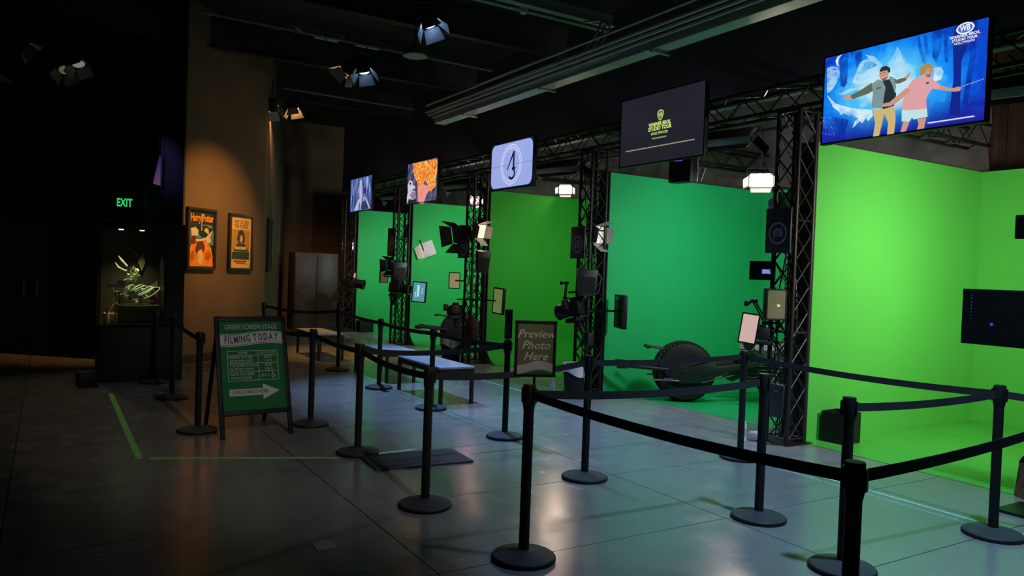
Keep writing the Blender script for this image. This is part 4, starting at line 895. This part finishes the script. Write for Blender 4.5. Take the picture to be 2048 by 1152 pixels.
# ================================================================== GEAR ON THE TOWERS
def rectX(x0, y0, x1, y1, X):
    a, b = P(x0, (y0+y1)/2, X=X), P(x1, (y0+y1)/2, X=X); e, f_ = P((x0+x1)/2, y0, X=X), P((x0+x1)/2, y1, X=X)
    return Vector((X, (a.y+b.y)/2, (e.z+f_.z)/2)), abs(a.y-b.y), abs(e.z-f_.z)
def camn(p, yaw=0., pit=0.):      # direction from a thing towards where visitors stand, turned by yaw
    v = (CAM-Vector(p)); v.z = 0; v.normalize(); v.rotate(Matrix.Rotation(yaw, 3, 'Z')); v.z = pit; return v
def clamp(t, p, tower, X=6.62):   # clamp arm from the thing's centre back to its tower
    e = t.matrix_world.inverted() @ Vector((6.62-.13, max(TYC[tower]-.13, min(TYC[tower]+.13, p[1])), p[2]))
    MB().cyl((0, 0, -.03), e, .014, n=8).build('clamp_arm', BLKM, t)
NOP = mat('no_photo_print', (.50, .53, .62), .6, var=.05)
def no_photo(label, box, k, small=False):
    c_, W, H = rectX(*box, X=6.44)
    t = thing('no_photo_sign', label, 'sign', M=frame(c_, (-1, 0, 0)), group='no photography signs')
    MB().box((0, 0, -.012), (W, H, .02)).build('panel', mat('charcoal_panel', (.07, .07, .078), .4), t, bevel=.003)
    s_ = min(W, H)*.36; cy = -H*.06
    mb = MB(); M0 = Matrix.Translation((0, cy, 0))
    mb.ring(s_, s_*.84, -.001, .001, 32, M0)
    mb.box((-s_*.0, cy-.0, .0), (s_*1.0, s_*.62, .001)).box((-s_*.02, cy+s_*.37, 0), (s_*.42, s_*.16, .001))
    mb.build('camera_symbol', NOP, t)
    mb = MB(); mb.ring(s_*.26, s_*.16, .0006, .0014, 20, M0); mb.box((0, 0, .0012), (s_*1.8, s_*.2, .001), M0 @ Matrix.Rotation(.78, 4, 'Z')); mb.build('slash', mat('charcoal_mark', (.05, .052, .06), .5), t)
    mb = MB(); mb.box((0, 0, .002), (s_*1.75, s_*.10, .001), M0 @ Matrix.Rotation(.78, 4, 'Z')); mb.build('bar', NOP, t)
    MB().box((0, H*.38, .0), (W*.74, H*.015, .001)).box((0, H*.345, 0), (W*.6, H*.012, .001)).build('text_lines', mat('dim_print', (.07, .07, .075), .6), t)
no_photo('large charcoal no-photography sign on the nearest tower', (1531, 416, 1581, 506), 0)
no_photo('charcoal no-photography sign on the second tower', (1141, 453, 1169, 517), 1)
no_photo('narrow no-photography sign on the third tower', (916, 468, 938, 516), 2)
no_photo('smallest no-photography sign, on the fourth tower', (775, 456, 790, 512), 3)
def tablet(label, p, n, W, H, m, k, roll=0., cat='monitor', nm='tablet_monitor', deep=.02, arm=True, extra=None):
    t = thing(nm, label, cat, M=frame(p, n, roll))
    MB().box((0, 0, -deep/2-.002), (W, H, deep)).build('casing', BLACK, t, bevel=.005)
    MB().box((0, 0, 0), (W*.86, H*.9, .004)).build('display', m, t)
    fr = MB()
    for x_, y_, a_, b_ in ((0, H*.475, W, H*.05), (0, -H*.475, W, H*.05), (W*.465, 0, W*.07, H), (-W*.465, 0, W*.07, H)): fr.box((x_, y_, .002), (a_, b_, .008))
    fr.build('bezel', BLACK, t)
    if arm: clamp(t, p, k)
    if extra: extra(t, W, H)
    return t
pm = lambda p: depth(p)/FPX
# nearest tower
p = P(1523, 541, X=6.46); tablet('black control box with small blue display on the nearest tower', p, (-1, -.25, 0), .27, .20, BLACK, 0, cat='control box', nm='control_box', deep=.05,
   extra=lambda t, W, H: MB().box((.06, -.01, .004), (.10, .045, .003)).build('lcd', scr('lcd_blue', (125, 135, 235)), t))
p = P(1553, 609, X=6.36); tablet('square grey-olive soft light hung on the nearest tower', p, camn(p, .35), .21, .32, mat('olive_diffuser', (.16, .16, .09), .3, emit=.06, ecol=(.6, .6, .35)), 0, cat='soft light', nm='soft_light', deep=.10,
   extra=lambda t, W, H: MB().box((.02, -.01, .003), (.03, .025, .003)).build('bulb_glow', mat('warm_glow', (.7, .65, .3), .5, emit=.35, ecol=(.8, .75, .3)), t))
p = P(1498, 657, X=6.12); tablet('upright tablet with a plain pinkish screen beside the nearest tower', p, camn(p, -.30, .12), .185, .315, scr('pale_pink', (205, 172, 165)), 0, roll=-.10)
def articulated_arm(label, pts, k):
    t = thing('articulated_arm', label, 'arm', pts[0])
    q = [Vector(a)-Vector(pts[0]) for a in pts]
    for i in range(len(q)-1):
        for s_ in (-1, 1): MB().cyl(q[i]+Vector((0, s_*.018, 0)), q[i+1]+Vector((0, s_*.018, 0)), .009, n=8).build('rod', BLACK, t)
        MB().lathe([(0, -.03), (.022, -.03), (.022, .03), (0, .03)], 12, Matrix.Translation(q[i+1]) @ Matrix.Rotation(math.pi/2, 4, 'X')).build('joint', BLACK, t)
    MB().lathe([(0, 0), (.03, 0), (.018, .03), (.012, .05), (0, .05)], 12, Matrix.Translation(q[0]) @ Matrix.Rotation(math.pi/2, 4, 'Y')).build('head', BLACK, t)
    e = Vector((6.5, TYC[k], pts[-1][2]))-Vector(pts[0]); MB().cyl(q[-1], e, .012, n=8).build('clamp_arm', BLACK, t)
articulated_arm('black jointed arm reaching left from the nearest tower', [P(1492, 607, X=6.3), P(1508, 602, X=6.32), P(1531, 645, X=6.38)], 0)
articulated_arm('black jointed arm reaching left from the second tower', [P(1122, 566, X=6.3), P(1133, 566, X=6.32), P(1130, 596, X=6.4)], 1)
def camera_rig(label, p, n, s, k, light=None):
    t = thing('camera_rig', label, 'camera', M=frame(p, n))
    MB().box((0, 0, -.06*s), (.13*s, .10*s, .12*s)).box((0, .065*s, -.07*s), (.06*s, .03*s, .08*s)).build('body', BLACK, t, bevel=.008*s)
    MB().lathe([(.045*s, 0), (.05*s, .02*s), (.05*s, .08*s), (.056*s, .09*s), (.056*s, .10*s), (.044*s, .10*s), (.04*s, .07*s), (0, .065*s)], 20).build('lens', BLKM, t)
    MB().box((0, -.08*s, -.05*s), (.16*s, .03*s, .10*s)).cyl((0, -.09*s, -.05*s), (0, -.18*s, -.08*s), .02*s, n=10).build('mount_head', BLACK, t, bevel=.004)
    MB().tube([(-.09*s, .02*s, -.08*s), (-.13*s, .08*s, -.05*s), (-.11*s, .13*s, 0), (-.04*s, .13*s, .01*s)], .008*s, 6).build('cable', BLACK, t)
    MB().box((.10*s, .03*s, -.04*s), (.05*s, .07*s, .03*s)).build('side_grip', BLACK, t, bevel=.006*s)
    if light: MB().lathe([(0, 0), (.03*s, 0), (.03*s, .01)], 14, Matrix.Translation((-.07*s, .09*s, .0))).build('tally_light', light, t)
    clamp(t, p, k); return t
p = P(1524, 668, X=6.42); camera_rig('black camera behind the pinkish tablet on the nearest tower', p, (.7, .6, -.1), 1.2, 0)
p = P(1140, 620, X=6.36); camera_rig('black camera clamped low on the left of the second tower', p, (-.3, .9, -.25), 2.0, 1)
p = P(908, 622, X=6.38); camera_rig('black camera clamped on the left of the third tower', p, (.2, .95, -.2), 1.7, 2)
p = P(803, 577, X=6.36); camera_rig('black camera on the fourth tower beside the blue monitor', p, (.6, -.7, -.1), 2.0, 3)
p = P(711, 567, X=6.45); camera_rig('camera with a red light on the farthest tower', p, (.75, -.6, -.1), 2.2, 4, light=scr('tally_red', (250, 100, 110)))
def gear_box(label, p, n, W, H, D, k, handle=True, grille=True):
    t = thing('loudspeaker', label, 'speaker', M=frame(p, n))
    MB().prism([(-W*.5, H*.5), (W*.5, H*.5), (W*.42, -H*.5), (-W*.42, -H*.5)], -D, 0).build('cabinet', mat('charcoal_speaker', (.02, .022, .026), .45), t, bevel=.008)
    MB().box((0, H*.30, .003), (W*.34, H*.05, .006)).build('badge', GREYM, t)
    if grille: MB().box((0, -H*.08, .003), (W*.72, H*.6, .006)).build('grille', BLACK, t)
    if handle: MB().tube([(W*.46, H*.38, -.01), (W*.66, H*.25, .0), (W*.6, -H*.3, .0), (W*.42, -H*.45, -.01)], .007, 6).build('cable_loop', GREYM, t)
    clamp(t, p, k); return t
p = P(1176, 566, X=6.34); gear_box('charcoal loudspeaker box with cable loop on the second tower', p, camn(p, .2, -.1), .27, .36, .2, 1)
p = P(968, 525, X=6.34); gear_box('charcoal loudspeaker box on the right of the third tower', p, camn(p, .3, -.2), .23, .36, .18, 2, handle=False)
p = P(800, 543, X=6.34); gear_box('charcoal loudspeaker box in the middle of the fourth tower', p, camn(p, .2, 0), .30, .38, .2, 3)
p = P(1171, 678, X=6.40); gear_box('small black power box low on the second tower', p, (-1, 0, 0), .13, .17, .1, 1, handle=False, grille=False)
p = P(1551, 802, X=6.44); gear_box('black power box low on the nearest tower', p, (-1, 0, 0), .19, .34, .12, 0, handle=False, grille=False)
# monitors on side arms
p = P(1238, 623, X=6.75)
tablet('flat monitor seen edge on, right of the second tower', p, camn(p, -1.33), .52, .46, GLASSDK, 1, deep=.05, nm='side_monitor')
p = P(996, 602, X=6.72)
tablet('monitor with a green glow at the right of the third tower', p, camn(p, -.95, 0), .30, .46, mat('painted_green_reflection', (.02, .03, .02), .2, emit=.22, ecol=(.55, .75, .22)), 2, deep=.05, nm='side_monitor', roll=-.06)  # screen emission stands in for green reflected off the glass
p = P(838, 584, X=6.72)
tablet('monitor with a pale blue picture at the right of the fourth tower', p, camn(p, -.35), .31, .44, mat('blue_display', (.02, .03, .04), .2, emit=.55, ecol=lin((110, 190, 205)), var=0), 3, deep=.05, nm='side_monitor', roll=-.06,
   extra=lambda t, W, H: MB().box((-.02, .02, .0035), (.05, H*.55, .002)).box((.07, .03, .0035), (.015, H*.3, .002)).box((-.08, -.06, .0035), (.02, H*.25, .002)).build('picture', scr('pale_blue_streak', (175, 225, 235)), t))
p = P(909, 561, X=6.40); tablet('small tablet with a tan screen on the third tower', p, camn(p, .1), .21, .30, mat('tan_display', (.02, .02, .02), .2, emit=.45, ecol=lin((205, 180, 130)), var=0), 2)
p = P(768, 553, X=6.40); tablet('small dim tablet at the left of the fourth tower', p, camn(p, .6), .22, .28, mat('brown_display', (.02, .02, .02), .2, emit=.25, ecol=lin((165, 135, 105)), var=0), 3)
# unlit stage lights
def dark_light(label, p, n, s, k):
    t = thing('unlit_stage_light', label, 'stage light', M=frame(p, n))
    MB().box((0, 0, -.14*s), (.30*s, .28*s, .22*s)).build('housing', mat('charcoal_speaker', (.02, .022, .026), .45), t, bevel=.01)
    for a in range(4): MB().prism([(-.15*s, 0), (.15*s, 0), (.19*s, .2*s), (-.19*s, .2*s)], -.003, .003, Matrix.Rotation(a*math.pi/2, 4, 'Z') @ Matrix.Translation((0, .15*s, -.02)) @ Matrix.Rotation(math.radians(50), 4, 'X')).build('barn_door', BLACK, t)
    MB().tube([(-.17*s, 0, -.14*s), (-.17*s, -.26*s, -.14*s), (.17*s, -.26*s, -.14*s), (.17*s, 0, -.14*s)], .012, 6).build('yoke', BLKM, t)
    clamp(t, p, k)
p = P(912, 472, X=6.40); dark_light('unlit black stage light with flared barn doors on the third tower', p, (-.45, .9, -.2), 1.05, 2)
p = P(780, 531, X=6.42); dark_light('unlit rounded black stage light at the left of the fourth tower', p, (-.3, .9, -.1), .75, 3)
# dark bag on the third tower
p = P(944, 658, X=6.46); t = thing('equipment_bag', 'dark maroon bag hanging low on the third tower', 'bag', p)
MB().lathe([(0, -.20), (.10, -.18), (.15, -.05), (.14, .08), (.09, .18), (.05, .22), (0, .22)], 14, Matrix.Diagonal((.75, 1.1, 1, 1))).build('sack', mat('maroon_cloth', (.035, .012, .014), .85, bump=.4, scale=14), t)
MB().tube([(0, -.05, .2), (.1, 0, .34), (0, .05, .2)], .008, 6).build('strap', BLACK, t)
# big monitor at the right edge, seen from behind
q0, q1 = P(1925, 577, X=6.2), P(1923, 686, X=6.2); W, H = 1.0, q0.z-q1.z
t = thing('rear_view_monitor', 'large black monitor cut off by the right edge, before the green wall', 'monitor', M=frame((6.2, q0.y-W/2, (q0.z+q1.z)/2), (-1, .0, 0)))
MB().box((0, 0, -.03), (W, H, .05)).build('casing', BLACK, t, bevel=.006); MB().box((0, 0, -.002), (W-.03, H-.03, .004)).build('display', GLASSDK, t)
mb = MB()
for i in range(9): mb.box((-W/2+.075, H/2-.05-.026*i, .0012), (.008, .014 if i < 5 else .008, .001))
mb.build('print', mat('grey_print_marks', (.10, .11, .10), .5), t)
MB().lathe([(0, 0), (.012, 0), (.012, .003)], 12, Matrix.Translation((-W/2+.23, -H*.12, .0))).build('led', scr('led_blue', (60, 60, 215)), t)
MB().cyl((.1, 0, -.05), (.1, -.35, -.12), .02).cyl((.1, -.35, -.12), (.1, -q1.z-.2, -.12), .025).box((.1, -(q0.z+q1.z)/2+.012, -.12), (.5, .02, .4)).build('stand', BLKM, t)
p = P(2050, 454, X=6.6); t = thing('hanging_monitor', 'small black box at the right edge above the large monitor', 'monitor', M=frame((6.6, p.y-.06, p.z), (-1, -.1, 0)))
MB().box((0, 0, 0), (.24, .19, .06)).build('casing', BLACK, t, bevel=.01); MB().cyl((.08, 0, -.03), (.08, 1.3, -.03), .015).build('pole', BLKM, t)

# ================================================================== BENCHES AND FLOOR THINGS
TOPM = mat('pale_bench_top', (.36, .38, .47), .35, var=.08)
for lab, x0, x1, y0, y1 in (('nearest pale-topped black bench beside the queue', 4.14, 4.62, 8.40, 9.74), ('middle pale-topped black bench beside the queue', 4.20, 4.68, 10.30, 11.64), ('farthest pale-topped black bench behind the sandwich board', 4.06, 4.54, 13.10, 14.44)):
    t = thing('bench', lab, 'bench', ((x0+x1)/2, (y0+y1)/2, 0), group='benches'); wx, wy = x1-x0, y1-y0
    MB().box((0, 0, .455), (wx, wy, .025)).build('seat', TOPM, t, bevel=.004); MB().box((0, 0, .41), (wx-.01, wy-.01, .065)).build('apron', BLACK, t)
    for sx in (-1, 1):
        for sy in (-1, 1): MB().box((sx*(wx/2-.025), sy*(wy/2-.025), .19), (.04, .04, .38)).build('leg', BLACK, t)
def bin_(label, x, y, r, h, side):
    t = thing('rubbish_bin', label, 'bin', (x, y, 0), group='lined bins')
    MB().lathe([(0, 0), (r*.8, 0), (r, h), (r*.96, h), (r*.78, .02), (0, .02)], 20).build('bucket', BLACK, t)
    mb = MB(); prof = []; n = 28; vs_ = []
    for j, (rr, zz) in enumerate(((r*.9, h-.10), (r*.95, h-.01), (r*1.02, h+.015), (r*1.05, h-.03), (r*1.04, h-.09))):
        for k in range(n):
            a = 2*math.pi*k/n; w_ = 1+.02*math.sin(5*a+j)+.015*math.sin(11*a); vs_.append((rr*w_*math.cos(a), rr*w_*math.sin(a), zz-(.035*(1+math.sin(3*a+1)) if j == 4 else 0)))
    mb.add(vs_, [(j*n+k, j*n+(k+1) % n, (j+1)*n+(k+1) % n, (j+1)*n+k) for j in range(4) for k in range(n)])
    mb.build('liner', mat('white_bin_liner', (.62, .62, .66), .4), t)
    a = side; MB().tube([(r*1.06*math.cos(a), r*1.06*math.sin(a), h-.02), (r*1.1*math.cos(a), r*1.1*math.sin(a), h-.12), (r*1.07*math.cos(a+.12), r*1.07*math.sin(a+.12), h-.22)], [.018, .012, .02], 7).build('liner_knot', MATS['white_bin_liner'], t)
bin_('black bin with a white liner at the foot of the third tower', 6.36, 12.5, .20, .42, 4.3)
bin_('black bin with a white liner at the foot of the second tower', 6.22, 8.42, .19, .44, 4.6)
t = thing('square_bin', 'open square black bin on the nearest green stage floor', 'bin', (7.18, 5.02, .004), rz=.1)
for dx, dy, a, b in ((0, .13, .30, .012), (0, -.13, .30, .012), (.145, 0, .012, .26), (-.145, 0, .012, .26)): MB().box((dx, dy, .16), (a, b, .32)).build('side', BLACK, t)
MB().box((0, 0, .008), (.29, .26, .016)).build('bottom', BLACK, t)
t = thing('black_box', 'black box on the floor before the farthest green wall', 'box', (7.02, 18.72, .004)); MB().box((0, 0, .14), (.36, .30, .26)).build('body', BLACK, t, bevel=.008); MB().box((0, 0, .28), (.38, .32, .03)).build('lid', BLACK, t, bevel=.006)
t = thing('tree_stump', 'reddish brown prop stump with a jagged top at the right edge', 'stump', (6.92, 2.86, .0)); mb = MB(); n = 30; vs_ = []
for j, (rr, zz) in enumerate(((.30, 0), (.285, .08), (.275, .2), (.27, .27))):
    for k in range(n): a = 2*math.pi*k/n; w_ = 1+.04*math.sin(4*a)+.02*math.sin(9*a+j); vs_.append((rr*w_*math.cos(a), rr*w_*math.sin(a), zz+(random.uniform(-.02, .04) if j == 3 else 0)))
mb.add(vs_, [(j*n+k, j*n+(k+1) % n, (j+1)*n+(k+1) % n, (j+1)*n+k) for j in range(3) for k in range(n)]); mb.build('bark', mat('reddish_bark', (.12, .045, .032), .85, var=.5, scale=18, bump=.6), t, smooth=False)
MB().lathe([(0, .24), (.262, .25)], 30).build('cut_top', mat('stump_top', (.20, .10, .07), .8), t)
def bottle(label, x, y, h, r, m, trig=False):
    t = thing('spray_bottle', label, 'bottle', (x, y, .0)); MB().lathe([(0, 0), (r, 0), (r, h*.55), (r*.45, h*.75), (r*.4, h*.82), (0, h*.82)], 16).build('body', m, t)
    MB().lathe([(r*.45, h*.8), (r*.45, h*.9), (r*.3, h), (0, h)], 12).box((-r*.5, 0, h*.96), (r*1.6, r*.5, h*.07)).build('nozzle', WHITE, t); MB().lathe([(r*1.01, h*.15), (r*1.01, h*.45)], 16).build('label_band', mat('bottle_band', (.35, .35, .5), .5), t)
bottle('white spray bottle on the floor left of the nearest tower', 6.24, 5.50, .29, .036, WHITE)
bottle('pale blue spray bottle on the floor left of the second tower bin', 5.95, 8.58, .28, .036, mat('pale_blue_plastic', (.30, .38, .55), .35))
t = thing('wipe_packet', 'crumpled pale packet on the floor beside the white spray bottle', 'packet', (6.36, 5.42, 0), rz=.5); MB().box((0, 0, .045), (.10, .16, .09)).build('pack', mat('lilac_pack', (.45, .42, .5), .5), t, bevel=.02); MB().box((0, 0, .092), (.04, .06, .01)).build('flap', WHITE, t)
t = thing('floor_mat', 'dark anti-fatigue mat lying on the concrete before the queue', 'mat', (2.78, 6.05, 0), rz=-.06); mt = MB().box((0, 0, .010), (.88, .48, .02)); mt.build('mat_body', mat('dark_blue_rubber', (.03, .034, .045), .6), t, bevel=.009); MB().box((0, 0, .0205), (.74, .34, .003)).build('raised_field', MATS['dark_blue_rubber'], t)
t = thing('floor_plate', 'small square metal access plate set in the concrete foreground', 'plate', (1.443, 4.405, 0), rz=-.03); MB().box((0, 0, .002), (.125, .165, .004)).build('cover', mat('worn_plate', (.45, .44, .43), .4, .4), t)
for sx in (-1, 1):
    for sy in (-1, 1): MB().lathe([(.006, .004), (.005, .006), (0, .006)], 8, Matrix.Translation((sx*.05, sy*.07, 0))).build('screw', STEEL, t)
def tape(label, a, b, wd, m, group=None):
    a, b = Vector((*a, .0012)), Vector((*b, .0012)); tag(MB().bar(a, b, wd, .0016).build('floor_tape', m), label, 'tape', group)
tape('green tape strip running away from the viewer at the left', (.70, 10.53), (.69, 7.0), .055, TAPE); tape('green tape strip across the floor below the sandwich board', (.77, 6.98), (2.20, 6.39), .045, TAPE); tape('short green tape strip above the dark mat', (2.52, 6.40), (2.94, 6.43), .045, TEAL)
tape('long pale tape line along the front of the stages', (5.72, -.5), (5.74, 15.5), .026, TEAL); tape('second thin pale tape line along the stages', (5.60, -.5), (5.61, 5.0), .010, TEAL)
tape('yellowish tape line before the farthest stage', (6.1, 14.2), (6.2, 19.6), .04, mat('yellow_tape', (.55, .42, .18), .6)); tape('pale tape line on the nearest green floor', (8.9, 4.6), (7.9, 3.3), .02, mat('lime_tape', (.35, .75, .15), .6))

# ================================================================== CEILING SERVICES
def run(name, label, cat, pts, r, m, n=8): return tag(MB().tube(pts, r, n).build(name, m), label, cat)
PAINT = mat('grey_green_paint', (.46, .50, .38), .45, .2)
t = thing('cable_tray', 'long pale cable tray hung under the dark ceiling', 'cable tray', (0, 0, 0))
MB().box((5.16, 7.0, 3.93), (.17, 7.6, .012)).build('tray_floor', PAINT, t)
for x in (5.075, 5.245): MB().box((x, 7.0, 3.965), (.012, 7.6, .08)).build('side_rail', PAINT, t)
for y in (3.8, 5.8, 7.8, 9.8):
    for x in (5.07, 5.25): MB().cyl((x, y, 3.96), (x, y, 5.8), .006, n=6).build('hanger_rod', STEEL, t)
    MB().box((5.16, y, 3.90), (.24, .04, .025)).build('strut', STEEL, t)
for i, (x, z, r, y1) in enumerate(((4.99, 3.99, .020, 10.7), (4.93, 4.02, .024, 10.7), (4.84, 4.03, .020, 10.6), (4.66, 4.04, .014, 10.2))):
    run('conduit', ['conduit pipe closest to the cable tray', 'thicker conduit pipe second from the cable tray', 'conduit pipe third from the cable tray', 'thin conduit pipe farthest from the cable tray'][i], 'pipe', [(x, 2.6, z), (x, y1, z)], r, PAINT)
t = thing('service_beam', 'pale green-lit beam crossing under the ceiling to the conduits', 'beam', (0, 0, 0))
MB().box((4.4, 7.27, 4.63), (2.6, .10, .012)).box((4.4, 7.27, 4.70), (2.6, .012, .13)).build('flange', PAINT, t); MB().cyl((3.0, 7.36, 4.6), (5.7, 7.36, 4.6), .018, n=8).build('pipe', PAINT, t)
for i in range(3):
    run('cable_loop', ['flexible cable loop dropping to the conduits, inner one', 'flexible cable loop dropping to the conduits, middle one', 'flexible cable loop dropping to the conduits, outer one'][i], 'cable', [(5.55-.12*i, 7.3, 4.62), (5.5-.1*i, 7.05-.05*i, 4.55), (5.35-.1*i, 6.95-.06*i, 4.35), (5.2-.08*i, 7.0-.04*i, 4.12), (5.08-.06*i, 7.1, 4.02)], .012, PAINT)
p = P(1047, 22, Z=4.66); t = thing('smoke_detector', 'white round detector beside the green-lit beam', 'detector', p); MB().lathe([(0, -.03), (.035, -.03), (.05, -.01), (.055, .015), (.055, .03), (0, .03)], 18).build('body', WHITE, t); MB().cyl((0, 0, .03), (0, 0, 1.13), .01, n=6).build('stem', BLKM, t)
p = P(830, 113, Z=4.6); t = thing('ceiling_disc', 'round pale green disc hanging under the dark ceiling', 'ceiling speaker', p); MB().lathe([(0, 0), (.165, 0), (.17, .006), (.165, .03), (.10, .10), (0, .12)], 32).build('grille_disc', mat('pale_green_disc', (.30, .42, .26), .6), t)
MB().cyl((0, 0, .1), (0, 0, 1.2), .008, n=6).build('hanger', BLKM, t)
run('lighting_pipe', 'long lighting pipe carrying the amber and blue spotlights', 'pipe', [(1.6, 10.42, 4.82), (5.9, 10.52, 4.82)], .022, mat('dim_pipe', (.16, .16, .13), .5))
run('lighting_pipe', 'lighting pipe at the far end over the brown wall', 'pipe', [(3.7, 14.5, 4.95), (6.4, 14.6, 4.95)], .022, MATS['dim_pipe'])
for i, (a, b) in enumerate(((627, 680), (700, 745), )):
    pa, pb = P([650, 733][i]-22, [74, 90][i]-4, Z=4.84), P([650, 733][i]+25, [74, 90][i]+5, Z=4.84)
    t = thing('junction_tube', ['pale sleeve on the lighting pipe, left of the amber spotlight', 'pale sleeve on the lighting pipe, above the blue spotlight'][i], 'sleeve', pa); MB().cyl((0, 0, 0), pb-pa, .045, n=12).build('sleeve', PAINT, t); MB().cyl((pb-pa)*.45, (pb-pa)*.5, .052, n=12).build('band', BLKM, t)
for i in range(3):
    run('slack_cable', ['slack cable draped by the brown wall, upper', 'slack cable draped by the brown wall, middle', 'slack cable draped by the brown wall, lower'][i], 'cable', [P(537, 42+8*i, Z=4.9), P(570, 46+6*i, Z=4.85), P(590, 52+6*i, Z=4.8), P(604, 64, Z=4.82)], .012, MATS['dim_pipe'])
p = P(-2, 158, Z=4.3); t = thing('hanging_lamp', 'dark hanging lamp cut off by the left edge', 'lamp', p); MB().lathe([(0, .06), (.05, .05), (.16, .0), (.16, -.02), (0, -.02)], 20).build('shade', mat('tan_shade', (.3, .26, .18), .6), t); MB().cyl((0, 0, .05), (0, 0, 1.5), .008, n=6).build('cord', BLKM, t)
